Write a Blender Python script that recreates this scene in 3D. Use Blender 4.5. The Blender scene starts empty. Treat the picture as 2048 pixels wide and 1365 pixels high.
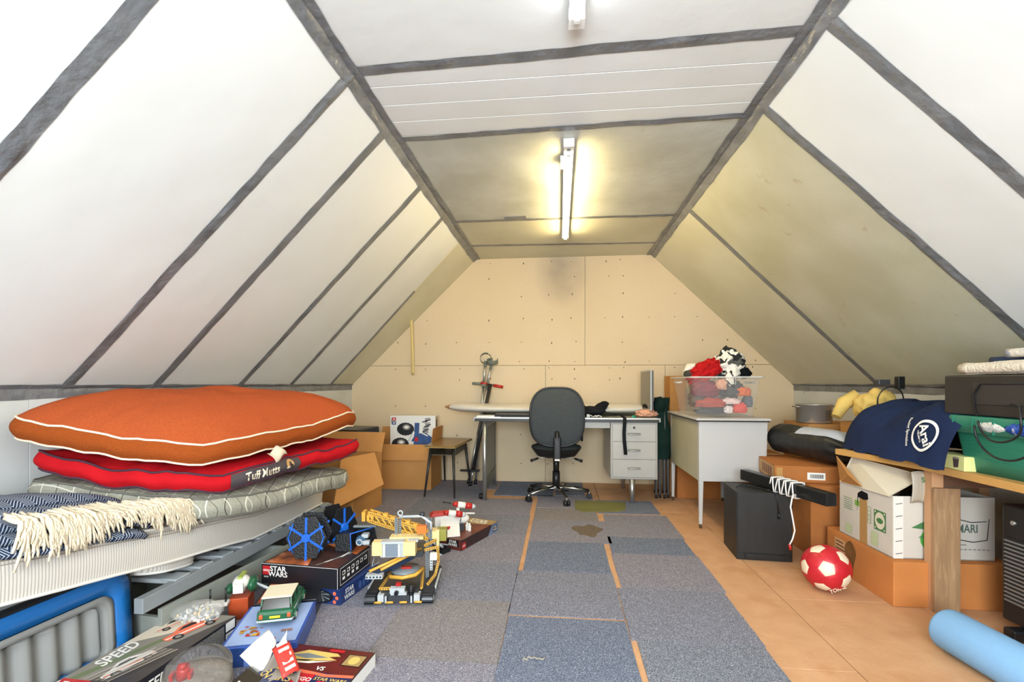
import bpy, bmesh, math, random
from mathutils import Vector, Matrix, noise, Euler
from math import sin, cos, pi, radians, sqrt, atan2, exp
S = bpy.context.scene
COL = S.collection
R = random.Random(7)

# ---------------------------------------------------------------- camera
cam_d = bpy.data.cameras.new('camera'); cam = bpy.data.objects.new('camera', cam_d); COL.objects.link(cam)
cam_d.sensor_width = 36; cam_d.lens = 946/2048*36
cam_d.shift_y = (767-682.5)/2048
cam_d.clip_start = 0.02
cam.location = (0, 0, 1.06); cam.rotation_euler = (pi/2, 0, radians(5.73))
S.camera = cam

# ---------------------------------------------------------------- world, lights, exposure
w = bpy.data.worlds.new('World'); S.world = w; w.use_nodes = True
w.node_tree.nodes['Background'].inputs[0].default_value = (0.62, 0.78, 1, 1)
w.node_tree.nodes['Background'].inputs[1].default_value = 1.2
S.view_settings.view_transform = 'Standard'; S.view_settings.look = 'None'
S.view_settings.gamma = 1; S.view_settings.use_curve_mapping = False
S.view_settings.exposure = 0.58
def area(name, loc, rot, sx, sy, power, col):
    l = bpy.data.lights.new(name, 'AREA'); l.shape = 'RECTANGLE'; l.size = sx; l.size_y = sy
    l.energy = power; l.color = col
    o = bpy.data.objects.new(name, l); o.location = loc; o.rotation_euler = rot; COL.objects.link(o); return o
# added cool fill light behind the camera, set at an unseen, added window
area('rear_fill', (0, -1.5, 1.35), (radians(90), 0, 0), 1.7, 1.1, 125, (0.84, 0.94, 1.0))
# added fill lamp near the camera, aimed upwards in the manner of bounced flash
area('upward_fill', (0.1, -0.55, 1.75), (radians(180-20), 0, 0), 0.5, 0.4, 14, (0.90, 0.97, 1.0))
TUBE_FAR, TUBE_NEAR = 68.0, 14.0

# ---------------------------------------------------------------- materials
def hx(h, a=1):
    h = h.lstrip('#'); o = []
    for i in (0, 2, 4):
        c = int(h[i:i+2], 16)/255; o.append(c/12.92 if c <= .04045 else ((c+.055)/1.055)**2.4)
    return (*o, a)
MC = {}
def mat(name, col, rough=.6, metal=0, n=None, bump=None, spec=.5, stretch=None, emit=None, alpha=1, trans=0, coat=0, n2=None):
    """n=(scale, hex, amount) mottles the colour; bump=(scale, strength)"""
    if name in MC: return MC[name]
    m = bpy.data.materials.new(name); MC[name] = m; m.use_nodes = True
    nt = m.node_tree; N = nt.nodes; L = nt.links; b = N['Principled BSDF']
    b.inputs['Base Color'].default_value = hx(col); b.inputs['Roughness'].default_value = rough
    b.inputs['Metallic'].default_value = metal; b.inputs['Specular IOR Level'].default_value = spec
    b.inputs['Alpha'].default_value = alpha; b.inputs['Transmission Weight'].default_value = trans
    b.inputs['Coat Weight'].default_value = coat
    if emit: b.inputs['Emission Color'].default_value = hx(emit[0]); b.inputs['Emission Strength'].default_value = emit[1]
    if n or bump or n2:
        tc = N.new('ShaderNodeTexCoord'); mp = N.new('ShaderNodeMapping'); L.new(tc.outputs['Object'], mp.inputs[0])
        if stretch: mp.inputs['Scale'].default_value = stretch
        src = None
        for q in (n, n2):
            if not q: continue
            t = N.new('ShaderNodeTexNoise'); t.inputs['Scale'].default_value = q[0]; t.inputs['Detail'].default_value = 5
            L.new(mp.outputs[0], t.inputs[0])
            r = N.new('ShaderNodeValToRGB'); lo, hi = (q[3], q[4]) if len(q) > 3 else (.35, .65)
            r.color_ramp.elements[0].position = lo; r.color_ramp.elements[1].position = hi
            r.color_ramp.elements[0].color = (0, 0, 0, 1); r.color_ramp.elements[1].color = (q[2],)*3+(1,)
            L.new(t.outputs['Fac'], r.inputs[0])
            mx = N.new('ShaderNodeMix'); mx.data_type = 'RGBA'; L.new(r.outputs[0], mx.inputs[0])
            if src: L.new(src, mx.inputs[6])
            else: mx.inputs[6].default_value = hx(col)
            mx.inputs[7].default_value = hx(q[1]); src = mx.outputs[2]
        if src: L.new(src, b.inputs['Base Color'])
        if bump:
            t = N.new('ShaderNodeTexNoise'); t.inputs['Scale'].default_value = bump[0]; t.inputs['Detail'].default_value = 4
            L.new(mp.outputs[0], t.inputs[0]); bp = N.new('ShaderNodeBump'); bp.inputs['Strength'].default_value = bump[1]
            bp.inputs['Distance'].default_value = .02; L.new(t.outputs['Fac'], bp.inputs['Height']); L.new(bp.outputs[0], b.inputs['Normal'])
    return m

# ---------------------------------------------------------------- mesh helper
class B:
    def __init__(s): s.v = []; s.f = []; s.m = []; s.sm = []
    def face(s, idx, m=0, sm=False): s.f.append(idx); s.m.append(m); s.sm.append(sm)
    def add(s, vs): k = len(s.v); s.v += [Vector(p) for p in vs]; return k
    def poly(s, vs, m=0):
        k = s.add(vs); s.face(list(range(k, k+len(vs))), m)
    def box(s, x0, x1, y0, y1, z0, z1, m=0, M=None):
        vs = [Vector((x, y, z)) for z in (z0, z1) for y in (y0, y1) for x in (x0, x1)]
        if M: vs = [M @ p for p in vs]
        k = s.add(vs)
        for q in ((0, 2, 3, 1), (4, 5, 7, 6), (0, 1, 5, 4), (2, 6, 7, 3), (0, 4, 6, 2), (1, 3, 7, 5)): s.face([k+i for i in q], m)
        return s
    def hexa(s, p, m=0):
        """eight corners: four below, four above, same order"""
        k = s.add(p)
        for q in ((3, 2, 1, 0), (4, 5, 6, 7), (0, 1, 5, 4), (1, 2, 6, 5), (2, 3, 7, 6), (3, 0, 4, 7)): s.face([k+i for i in q], m)
        return s
    def slab(s, q, t, m=0):
        """a sheet of four corners q with thickness t"""
        q = [Vector(p) for p in q]; nn = (q[1]-q[0]).cross(q[3]-q[0]).normalized()*t
        return s.hexa([p-nn for p in q]+q, m)
    def cone(s, p0, p1, r0, r1, n=14, m=0, caps=True):
        p0 = Vector(p0); p1 = Vector(p1); d = (p1-p0).normalized(); a = d.orthogonal().normalized(); b = d.cross(a)
        k = s.add([p+(a*cos(2*pi*i/n)+b*sin(2*pi*i/n))*r for p, r in ((p0, r0), (p1, r1)) for i in range(n)])
        for i in range(n): s.face([k+i, k+(i+1) % n, k+n+(i+1) % n, k+n+i], m, True)
        if caps: s.face([k+i for i in range(n)][::-1], m); s.face([k+n+i for i in range(n)], m)
        return s
    def tube(s, pts, r, n=8, m=0, closed=False, caps=True):
        pts = [Vector(p) for p in pts]; L = len(pts); k0 = len(s.v); pa = None
        for i, p in enumerate(pts):
            a = pts[(i-1) % L] if (closed or i > 0) else p; c = pts[(i+1) % L] if (closed or i < L-1) else p
            d = (c-a).normalized() if (c-a).length > 1e-9 else Vector((0, 0, 1))
            if pa is None: pa = d.orthogonal().normalized()
            pa = (pa-d*pa.dot(d)); pa = pa.normalized() if pa.length > 1e-6 else d.orthogonal().normalized()
            b = d.cross(pa); rr = r[i] if isinstance(r, (list, tuple)) else r
            s.add([p+(pa*cos(2*pi*j/n)+b*sin(2*pi*j/n))*rr for j in range(n)])
        for i in range(L if closed else L-1):
            a = k0+i*n; c = k0+((i+1) % L)*n
            for j in range(n): s.face([a+j, a+(j+1) % n, c+(j+1) % n, c+j], m, True)
        if caps and not closed:
            s.face([k0+j for j in range(n)][::-1], m); s.face([k0+(L-1)*n+j for j in range(n)], m)
        return s
    def lathe(s, prof, n=24, m=0, M=None, arc=2*pi):
        """profile of (radius, z)"""
        k = len(s.v)
        for r, z in prof:
            for i in range(n):
                p = Vector((r*cos(arc*i/n), r*sin(arc*i/n), z)); s.v.append(M @ p if M else p)
        for q in range(len(prof)-1):
            for i in range(n):
                s.face([k+q*n+i, k+q*n+(i+1) % n, k+(q+1)*n+(i+1) % n, k+(q+1)*n+i], m, True)
        return s
    def prism(s, pts, M, t, m=0, side=None):
        """outline pts in the xy plane of M, raised by t along its z"""
        n = len(pts); k = s.add([M @ Vector((x, y, 0)) for x, y in pts]+[M @ Vector((x, y, t)) for x, y in pts])
        s.face([k+i for i in range(n)][::-1], m); s.face([k+n+i for i in range(n)], m)
        for i in range(n): s.face([k+i, k+(i+1) % n, k+n+(i+1) % n, k+n+i], m if side is None else side)
        return s
    def grid(s, fn, nu, nv, m=0, cu=False, cv=False, sm=True):
        k = len(s.v); U = nu if cu else nu+1; V = nv if cv else nv+1
        for j in range(V):
            for i in range(U): s.v.append(Vector(fn(i/nu, j/nv)))
        for j in range(nv):
            for i in range(nu):
                a = i; b = (i+1) % U; c = j; d = (j+1) % V
                mm = m((i+.5)/nu, (j+.5)/nv) if callable(m) else m
                s.face([k+c*U+a, k+c*U+b, k+d*U+b, k+d*U+a], mm, sm)
        return s
    def ball(s, c, r, sub=3, m=0, fn=None, M=None):
        bm = bmesh.new(); bmesh.ops.create_icosphere(bm, subdivisions=sub, radius=1); k = len(s.v)
        for v in bm.verts:
            p = v.co.copy(); p = fn(p) if fn else p
            if isinstance(r, (tuple, list)): p = Vector((p.x*r[0], p.y*r[1], p.z*r[2]))
            else: p = p*r
            if M: p = M @ p
            s.v.append(p+Vector(c))
        bm.verts.index_update()
        for f in bm.faces: s.face([k+v.index for v in f.verts], m, True)
        bm.free(); return s
    def text(s, txt, M, size, m=0, align='CENTER', sx=1, t=0.0006, shear=0):
        me = textmesh(txt, align); k = len(s.v)
        for v in me[0]: s.v.append(M @ Vector(((v[0]*sx+shear*v[1])*size, v[1]*size, t)))
        for f in me[1]: s.face([k+i for i in f], m)
        return s
    def obj(s, name, mats, parent=None, bevel=0, smooth=False, seg=2, loc=None, rot=None, sub=0, solid=0, kind=None, label=None):
        me = bpy.data.meshes.new(name); me.from_pydata([tuple(p) for p in s.v], [], s.f)
        if not isinstance(mats, (list, tuple)): mats = [mats]
        for q in mats: me.materials.append(q)
        me.polygons.foreach_set('material_index', s.m)
        me.polygons.foreach_set('use_smooth', [True]*len(s.f) if smooth else s.sm)
        me.update(); o = bpy.data.objects.new(name, me); COL.objects.link(o)
        if parent: o.parent = parent
        if loc: o.location = loc
        if rot: o.rotation_euler = rot
        if solid: q = o.modifiers.new('solid', 'SOLIDIFY'); q.thickness = solid; q.offset = 0
        if bevel:
            q = o.modifiers.new('bevel', 'BEVEL'); q.width = bevel; q.segments = seg; q.limit_method = 'ANGLE'; q.angle_limit = radians(40)
        if sub: q = o.modifiers.new('sub', 'SUBSURF'); q.levels = sub; q.render_levels = sub
        if kind: o['kind'] = kind
        if label: o['label'] = label
        return o
TM = {}
def textmesh(txt, align):
    if (txt, align) not in TM:
        cu = bpy.data.curves.new('txt', 'FONT'); cu.body = txt; cu.size = 1; cu.align_x = align; cu.align_y = 'CENTER'; cu.resolution_u = 3
        cu.offset = .02
        o = bpy.data.objects.new('txt', cu); COL.objects.link(o); dg = bpy.context.evaluated_depsgraph_get(); dg.update()
        me = bpy.data.meshes.new_from_object(o.evaluated_get(dg))
        TM[(txt, align)] = ([tuple(v.co) for v in me.vertices], [list(p.vertices) for p in me.polygons])
        bpy.data.objects.remove(o); bpy.data.meshes.remove(me); bpy.data.curves.remove(cu)
    return TM[(txt, align)]
def fr(o, u, v):
    """frame: origin o, x axis along u, y axis along v (orthonormalised), z = outward"""
    u = Vector(u).normalized(); v = Vector(v); v = (v-u*v.dot(u)).normalized(); nn = u.cross(v)
    M = Matrix.Identity(4)
    for i in range(3): M[i][0] = u[i]; M[i][1] = v[i]; M[i][2] = nn[i]; M[i][3] = o[i]
    return M
def MT(x, y, z, rz=0, rx=0, ry=0): return Matrix.Translation((x, y, z)) @ Euler((rx, ry, rz)).to_matrix().to_4x4()
def thing(name, label, cat, loc=(0, 0, 0), rz=0, group=None, rot=None):
    o = bpy.data.objects.new(name, None); o.empty_display_size = .05; COL.objects.link(o)
    o.location = loc; o.rotation_euler = rot or (0, 0, rz); o['label'] = label; o['category'] = cat
    if group: o['group'] = group
    return o
def tag(o, label, cat, group=None, kind=None):
    o['label'] = label; o['category'] = cat
    if group: o['group'] = group
    if kind: o['kind'] = kind
    return o
def rrect(x0, x1, y0, y1, r, n=5):
    o = []
    for cx, cy, a in ((x1-r, y1-r, 0), (x0+r, y1-r, 90), (x0+r, y0+r, 180), (x1-r, y0+r, 270)):
        for i in range(n+1): t = radians(a+90*i/n); o.append((cx+r*cos(t), cy+r*sin(t)))
    return o
def ell(cx, cy, rx, ry=None, n=20, a0=0, a1=360): 
    ry = ry or rx; return [(cx+rx*cos(radians(a0+(a1-a0)*i/n)), cy+ry*sin(radians(a0+(a1-a0)*i/n))) for i in range(n)]
def fbm(p, sc=1, o=3):
    v = 0; a = 1
    for i in range(o): v += a*noise.noise(Vector(p)*sc); sc *= 2.1; a *= .5
    return v
# ================================================================ the room
XL, XR, YB, YF = -2.31, 2.376, 5.08, -1.62     # knee walls, gable walls
CL, CR, ZC, ZE = -0.90, 0.955, 2.41, 1.035      # ceiling creases, ceiling and eave heights
M_foam = mat('foil board white', '#e8ebea', .45, n=(1.2, '#dfe2e0', .8), bump=(5, .22), spec=.35)
M_foam2 = mat('greyed foil board', '#cdd0c8', .5, n=(3, '#b6b8ac', .8), bump=(6, .25), n2=(24, '#8a7f66', .6, .68, .8), spec=.35)
M_foam3 = mat('board far', '#d8d5bf', .5, n=(2, '#cbc7ac', .7), bump=(3, .15), spec=.3)
M_stain = mat('stained board', '#cac9b4', .5, n=(2.2, '#b7b598', .8), bump=(6, .25), n2=(9, '#9b8256', .75, .66, .78), spec=.35)
M_ply = mat('plasterboard pink buff', '#dcc8a8', .85, n=(1.1, '#d3bd98', .5), n2=(30, '#cdb48f', .35, .6, .8), bump=(40, .03), spec=.2)
nt = M_ply.node_tree; N = nt.nodes; L = nt.links; bs = N['Principled BSDF']; src = bs.inputs['Base Color'].links[0].from_socket   # a sooty mark high on the wall
tc = N.new('ShaderNodeTexCoord'); mp = N.new('ShaderNodeMapping'); mp.vector_type = 'TEXTURE'; mp.inputs['Location'].default_value = (.02, 5.08, 2.22); mp.inputs['Scale'].default_value = (.30, 1, .38); L.new(tc.outputs['Object'], mp.inputs[0])
gr = N.new('ShaderNodeTexGradient'); gr.gradient_type = 'SPHERICAL'; L.new(mp.outputs[0], gr.inputs[0]); ns = N.new('ShaderNodeTexNoise'); ns.inputs['Scale'].default_value = 5; L.new(tc.outputs['Object'], ns.inputs[0])
ml = N.new('ShaderNodeMath'); ml.operation = 'MULTIPLY'; L.new(gr.outputs['Fac'], ml.inputs[0]); L.new(ns.outputs['Fac'], ml.inputs[1]); mx = N.new('ShaderNodeMix'); mx.data_type = 'RGBA'; L.new(ml.outputs[0], mx.inputs[0]); L.new(src, mx.inputs[6]); mx.inputs[7].default_value = hx('#8a7d70'); L.new(mx.outputs[2], bs.inputs['Base Color'])
M_knee = mat('knee wall board', '#d8dad8', .6, n=(3, '#c9cbc6', .7), n2=(14, '#8d8f80', .7, .68, .76), spec=.3)
M_tape = mat('grey duct tape', '#86898d', .34, metal=.2, n=(8, '#63676c', .7), bump=(22, .5))
M_chip = mat('chipboard', '#cfa077', .6, n=(9, '#c29168', .7), n2=(2.6, '#b57f50', .8, .58, .72), bump=(60, .06), spec=.35)
M_dark = mat('dark gap', '#2a2520', .9)
M_shell = mat('shell', '#8a8a86', .9)

fl = B().box(XL-.05, XR+.05, YF-.05, YB+.05, -.12, -.022).obj('floor', M_dark, kind='structure')
# chipboard sheets with a seam that runs along the room
xs = [XL, -1.53, -.89, .36, 1.09, 1.70, XR]
for i in range(len(xs)-1):
    cuts = [YF, .1+.5*(i % 2), 2.45-.6*(i % 2), 4.0 if i % 2 else 3.55, YB]
    for j in range(len(cuts)-1):
        B().box(xs[i]+.0022, xs[i+1]-.0022, cuts[j]+.0016, cuts[j+1]-.0016, -.022, 0).obj('floor_panel', M_chip, fl, bevel=.0012, seg=1)

def noisecarpet(name, a, b, c):
    m = mat(name, a, .95, spec=.1, n=(260, b, 1, .42, .6), n2=(210, c, .9, .56, .68), bump=(240, .6)); return m
CT = [noisecarpet('carpet grey blue', '#8f929c', '#62656f', '#cfd1d8'), noisecarpet('carpet grey mauve', '#9c98a1', '#6f6c79', '#d4cfd3'),
      noisecarpet('carpet slate', '#93939f', '#676873', '#cfcfd6'), noisecarpet('carpet blue', '#82899a', '#586072', '#c3c9d4'),
      noisecarpet('carpet taupe', '#9b9594', '#746e71', '#c9c2c1')]
def ctile(x0, y0, x1, y1, k, rz=0, z=0.0, cut=None, jag=0):
    e = .0005; n = 10; pts = []
    edge = [(x0+e, y0+e), (x1-e, y0+e), (x1-e, y1-e), (x0+e, y1-e)] if not cut else cut
    L = len(edge)
    for i in range(L):
        a = edge[i]; b = edge[(i+1) % L]
        for q in range(n):
            t = q/n; j = R.uniform(-.0012, .0012) if q else 0
            pts.append((a[0]+(b[0]-a[0])*t+j, a[1]+(b[1]-a[1])*t+j))
    return B().prism(pts, Matrix.Translation((0, 0, z+.0003)), .0057).obj('carpet_tile', CT[k], fl)
ys_c = [-.35, .15, .65, 1.15, 1.65, 2.144]          # middle column
for j in range(5): ctile(-.23, ys_c[j]+(.004 if j else 0), .29, ys_c[j+1]-.012, (0, 2, 3, 0, 3)[j])
ctile(-.235, 2.152, .292, 2.655, 2); ctile(-.205, 2.668, .288, 3.155, 3); ctile(-.205, 3.158, .345, 3.66, 1); ctile(-.2, 3.66, .3, 4.0, 4)
ys_r = [-.52, -.02, .48, .98, 1.48, 1.985]           # right column
for j in range(5): ctile(.315, ys_r[j], .815, ys_r[j+1]-.003, (1, 0, 3, 2, 0)[j])
ctile(.295, 1.985, .822, 2.478, 2); ctile(.318, 2.48, .838, 2.98, 1); ctile(.325, 2.98, .83, 3.30, 3); ctile(.345, 3.30, .842, 3.86, 1)
ctile(.315, 3.9, .81, 4.32, 3)
for c, (xa, off) in enumerate([(-.745, .14), (-1.2595, .02), (-1.774, .3), (-2.2885, .1)]):
    y = -.4+off; k = 0
    while y < 3.45 or (c > 0 and y < 3.85):
        if not (c == 0 and False): ctile(xa, y, xa+.514, y+.504, (0, 1, 2, 1, 4, 2, 1, 2, 1, 4)[(k+2*c) % 10])
        y += .505; k += 1
ctile(-.745, 3.79, -.24, 4.29, 1)
ctile(-.2, 4.02, .305, 4.45, 1); ctile(-1.2595, 4.17, -.745, 4.67, 2); ctile(-1.2595, 4.675, -.63, 5.05, 1); ctile(-.62, 4.42, -.06, 5.05, 3); ctile(-.04, 4.47, .24, 5.05, 0)
ctile(-1.774, 3.945, -1.26, 4.45, 1); ctile(-1.774, 4.455, -1.262, 5.05, 2)

st = B(); st.prism([(.20+.10*cos(a)*(1+.25*sin(3*a)), 3.42+.13*sin(a)*(1+.2*cos(5*a))) for a in [2*pi*i/30 for i in range(30)]], MT(0, 0, .0061), .0003)
st.obj('carpet_stain', mat('brown stain', '#85704f', .95, alpha=.38, n=(60, '#8a7450', .8)), fl)
# back wall: plasterboard sheets
bw = B().box(XL-.05, XR+.05, YB+.014, YB+.1, -.1, 2.6).obj('wall_back', M_dark, kind='structure')
def sheet(pts, name='plasterboard', parent=bw):
    M = fr((0, YB+.014, 0), (1, 0, 0), (0, 0, 1)); return B().prism(pts, M, .013).obj(name, M_ply, parent, bevel=.0015, seg=1)
g = .0015; zs = 1.252
def xl(z): return XL+(z-ZE)*(CL-XL)/(ZC-ZE) if z > ZE else XL
def xr(z): return XR-(z-ZE)*(XR-CR)/(ZC-ZE) if z > ZE else XR
sheet([(xl(zs), zs+g), (.27-g, zs+g), (.27-g, ZC), (CL, ZC)])
sheet([(.27+g, zs+g), (xr(zs), zs+g), (CR, ZC), (.27+g, ZC)])
sheet([(XL, 0), (-.149-g, 0), (-.149-g, zs-g), (xl(zs), zs-g), (XL, ZE)])
sheet([(-.149+g, 0), (1.1-g, 0), (1.1-g, zs-g), (-.149+g, zs-g)])
sheet([(1.1+g, 0), (XR, 0), (XR, ZE), (xr(zs), zs-g), (1.1+g, zs-g)])
b = B()
for x in (-2.1, -1.8, -1.45, -1.1, -.75, -.4, -.1, .15, .5, .66, .95, 1.2, 1.45, 1.75, 2.0):
    for z in (.2, .5, .8, 1.1, 1.22, 1.29, 1.5, 1.75, 2.0, 2.2, 2.36):
        xx = x+R.uniform(-.03, .03)
        if xl(z)+.05 < xx < xr(z)-.05 and R.random() < .75:
            b.cone((xx, YB+.002, z+R.uniform(-.02, .02)), (xx, YB-.001, z), .0055, .0045, 7)
b.obj('screw', mat('screw head', '#6f5a42', .5, metal=.3), bw, kind='stuff')
B().box(XL-.05, XR+.05, YF-.1, YF, -.1, .82).box(XL-.05, -.9, YF-.1, YF, .82, 1.9).box(.9, XR+.05, YF-.1, YF, .82, 1.9).box(XL-.05, XR+.05, YF-.1, YF, 1.9, 2.6).obj('wall_front', M_ply, kind='structure')
wi = B()
wi.box(-.9, -.84, YF-.08, YF-.02, .82, 1.9).box(.84, .9, YF-.08, YF-.02, .82, 1.9).box(-.84, .84, YF-.08, YF-.02, .82, .88).box(-.84, .84, YF-.08, YF-.02, 1.84, 1.9).box(-.025, .025, YF-.08, YF-.02, .88, 1.84)
wi.obj('added_window', mat('window frame white', '#e8e8e4', .4), kind='structure')  # unseen window, added to go with the fill light behind the camera

# knee walls
for nm, x, sx in (('wall_left', XL, -1), ('wall_right', XR, 1)):
    wl = B().box(min(x+sx*.013, x+sx*.08), max(x+sx*.013, x+sx*.08), YF, YB+.02, -.1, ZE+.02).obj(nm, M_shell, kind='structure')
    ysj = [YF, .6, 1.85, 3.1, 4.35, YB+.012]
    for a, c in zip(ysj, ysj[1:]):
        B().box(min(x, x+sx*.013), max(x, x+sx*.013), a+.001, c-.001, 0, ZE).obj('wall_panel', M_knee, wl, bevel=.001, seg=1)

# ceiling: flat strip and two slopes, in boards
ce = B()
ce.box(CL-.02, CR+.02, YF, YB+.02, ZC+.03, ZC+.1)
def slope(side):
    return ((CL, ZC), (XL, ZE)) if side < 0 else ((CR, ZC), (XR, ZE))
for sd in (-1, 1):
    (xa, za), (xb, zb) = slope(sd); nx, nz = (za-zb)*sd, (xb-xa)*sd; q = sqrt(nx*nx+nz*nz); nx /= q; nz /= q
    nz = abs(nz); nx = abs(nx)*sd
    p = [(xa+nx*.03, YF, za+nz*.03), (xb+nx*.03, YF, zb+nz*.03), (xb+nx*.03, YB+.02, zb+nz*.03), (xa+nx*.03, YB+.02, za+nz*.03)]
    ce.hexa(p+[(a+nx*.05, y, c+nz*.05) for a, y, c in p])
ceil = ce.obj('ceiling', M_shell, kind='structure')
def board(side, y0, y1, m, ylow=None, grooves=0):
    """one insulation board; side 0 is the flat strip"""
    b = B(); g = .002
    if side == 0:
        b.box(CL, CR, y0+g, y1-g, ZC, ZC+.028)
        o = b.obj('ceiling_panel', m, ceil, bevel=.002, seg=1)
    else:
        (xa, za), (xb, zb) = slope(side); nx, nz = (za-zb), abs(xb-xa); q = sqrt(nx*nx+nz*nz); nx = nx/q*side; nz /= q
        l0, l1 = ylow or (y0, y1)
        p = [(xa, y0+g, za), (xb, l0+g, zb), (xb, l1-g, zb), (xa, y1-g, za)]
        b.hexa(p+[(a+nx*.028, y, c+nz*.028) for a, y, c in p])
        o = b.obj('slope_panel', m, ceil, bevel=.002, seg=1)
    return o
fy = [YF, -.5, .7, 1.94, 2.515, 3.89, 4.61, YB+.012]
fm = [M_foam, M_foam, M_foam, M_foam, M_foam2, M_foam3, M_foam3]
for i in range(7):
    if i == 3:
        for q in range(4): board(0, 1.94+q*.14375-.0005, 1.94+(q+1)*.14375+.0005, fm[i])
    else: board(0, fy[i], fy[i+1], fm[i])
LY = [(YF, YF), (-.1, -.1), (1.225, 1.225), (1.98, 2.0), (2.42, 2.49), (3.10, 3.21), (3.70, 3.86), (4.33, 4.57), (YB+.012, YB+.012)]
for i in range(8): board(-1, LY[i][0], LY[i+1][0], M_foam if i < 7 else M_foam3, (LY[i][1], LY[i+1][1]))
RY = [(YF, YF), (.4, .4), (1.83, 1.86), (2.385, 2.39), (3.72, 3.78), (YB+.012, YB+.012)]
for i in range(5): board(1, RY[i][0], RY[i+1][0], (M_foam, M_foam, M_foam, M_stain, M_foam3)[i], (RY[i][1], RY[i+1][1]))

def tape(p0, p1, wdir, nrm, wd=.05, seed=0, n=90, parent=ceil, wob=.006, w1=None, lift=.002):
    """a strip of crumpled duct tape from p0 to p1"""
    p0 = Vector(p0); p1 = Vector(p1); wdir = Vector(wdir).normalized(); nrm = Vector(nrm).normalized(); w1 = w1 or wd
    def f(u, v):
        c = p0.lerp(p1, u); W = wd+(w1-wd)*u
        ln_ = (p1-p0).length; off = wob*(noise.noise(Vector((u*ln_*2.2, seed, 0)))+.6*noise.noise(Vector((u*ln_*7, seed, 3))))
        ed = .005*noise.noise(Vector((u*ln_*9, v*9, seed)))
        h = lift+.011*max(0, fbm((u*ln_*3.2, v*2.4, seed*1.7), 1, 3))*sin(pi*min(1, max(0, v)))
        return c+wdir*((v-.5)*W+off+ed)+nrm*h
    return B().grid(f, n, 5).obj('tape_strip', M_tape, parent)
for i, y in enumerate((-.5, .7, 1.94, 2.515)):
    tape((CL, y+.03, ZC), (CR, y-.03, ZC), (0, 1, 0), (0, 0, -1), .062 if i == 2 else .05, i)
tape((CL, 3.885, ZC), (CR, 3.9, ZC), (0, 1, 0), (0, 0, -1), .05, 5, w1=.04); tape((CL, 4.58, ZC), (CR, 4.65, ZC), (0, 1, 0), (0, 0, -1), .045, 6)
B().box(-.45, -.27, 3.80, 3.86, ZC-.004, ZC).obj('tape_patch', M_tape, ceil)
for sd, rows in ((-1, LY[1:7]), (1, RY[1:5])):
    (xa, za), (xb, zb) = slope(sd); nr = Vector(((za-zb)*-sd, 0, -abs(xb-xa)))
    for i, (a, c) in enumerate(rows):
        tape((xa, a, za), (xb, c, zb), (0, 1, 0), nr, .062, 10+i+sd, w1=.055)
    if sd == -1:   # the seventh joint is taped only at its lower half
        t = .30; P = Vector((xa, 4.33, za)).lerp(Vector((xb, 4.57, zb)), .31+.03)
        tape(P, (xb, 4.57, zb), (0, 1, 0), nr, .05, 33)
    # crease between slope and flat strip, folded over the corner
    for s2, wv, nn in ((0, (-sd, 0, 0), (0, 0, -1)), (1, (xb-xa, 0, zb-za), nr)):
        wv = Vector(wv).normalized()
        tape(Vector((xa, YF, ZC))+wv*.02, Vector((xa, YB, ZC))+wv*.02, wv, nn, .046 if s2 == 0 else .058, 40+sd*3+s2, n=260, wob=.010, lift=.0045)
    # eave joint
    tape(Vector((xb, .0, zb-.02)), Vector((xb, YB, zb-.025)), (0, 0, 1), (-sd, 0, 0), .05, 50+sd, n=120)
    wv = Vector((xa-xb, 0, za-zb)).normalized()
    tape(Vector((xb, .0, zb))+wv*.012, Vector((xb, YB, zb))+wv*.012, wv, nr, .03, 60+sd, n=120)
# masking tape hanging down the wall from the slope joint
def f(u, v):
    z = 1.98-.83*u; return (-1.60+.012*sin(u*3)+(v-.5)*.03, 4.95+.10*u-.02*sin(u*3), z)
tag(B().grid(f, 20, 2).obj('masking_tape', mat('masking tape', '#ddc27c', .7), solid=.0008), 'long strip of yellowed masking tape hanging from the left slope over the back wall', 'tape')

# fluorescent battens
M_en = mat('white enamel', '#e6e6e2', .35); M_gl = lambda n, c, s: mat(n, '#ffffff', .3, emit=(c, s))
def batten(x, y0, y1, label, em, k):
    t = thing('fluorescent_light', label, 'light', (x, (y0+y1)/2, ZC), 0)
    h = (y1-y0)/2
    B().box(-.028, .028, -h, h, -.035, -.003).obj('batten', M_en, t, bevel=.004)
    B().box(-.030, .030, -h-.006, -h+.05, -.05, -.002).obj('end_cap', M_en, t, bevel=.004)
    B().box(-.030, .030, h-.05, h+.006, -.05, -.002).obj('end_cap', M_en, t, bevel=.004)
    for s in (-1, 1): B().box(-.012, .012, s*(h-.06)-.01, s*(h-.06)+.01, -.072, -.03).obj('lamp_holder', M_en, t, bevel=.003)
    B().cone((0, -h+.06, -.056), (0, h-.06, -.056), .0135, .0135, 16).obj('tube', em, t)
    B().cone((0, -h+.025, -.05), (0, -h+.025, -.053), .011, .011, 12).obj('cap_ring', mat('grey plastic', '#8b8b88', .5), t)
    if k:
        B().box(-.047, -.028, -h+.17, -h+.30, -.035, -.012).obj('bracket', M_en, t, bevel=.002)
    return t
batten(.052, 2.62, 4.30, 'glowing fluorescent tube light in the middle of the ceiling towards the back wall', M_gl('lit tube warm', '#ffe4a6', TUBE_FAR), 1)
batten(.062, .15, 1.75, 'fluorescent tube light at the top edge, its square end cap just in view', M_gl('lit tube cool', '#f4f6ff', TUBE_NEAR), 0)
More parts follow.
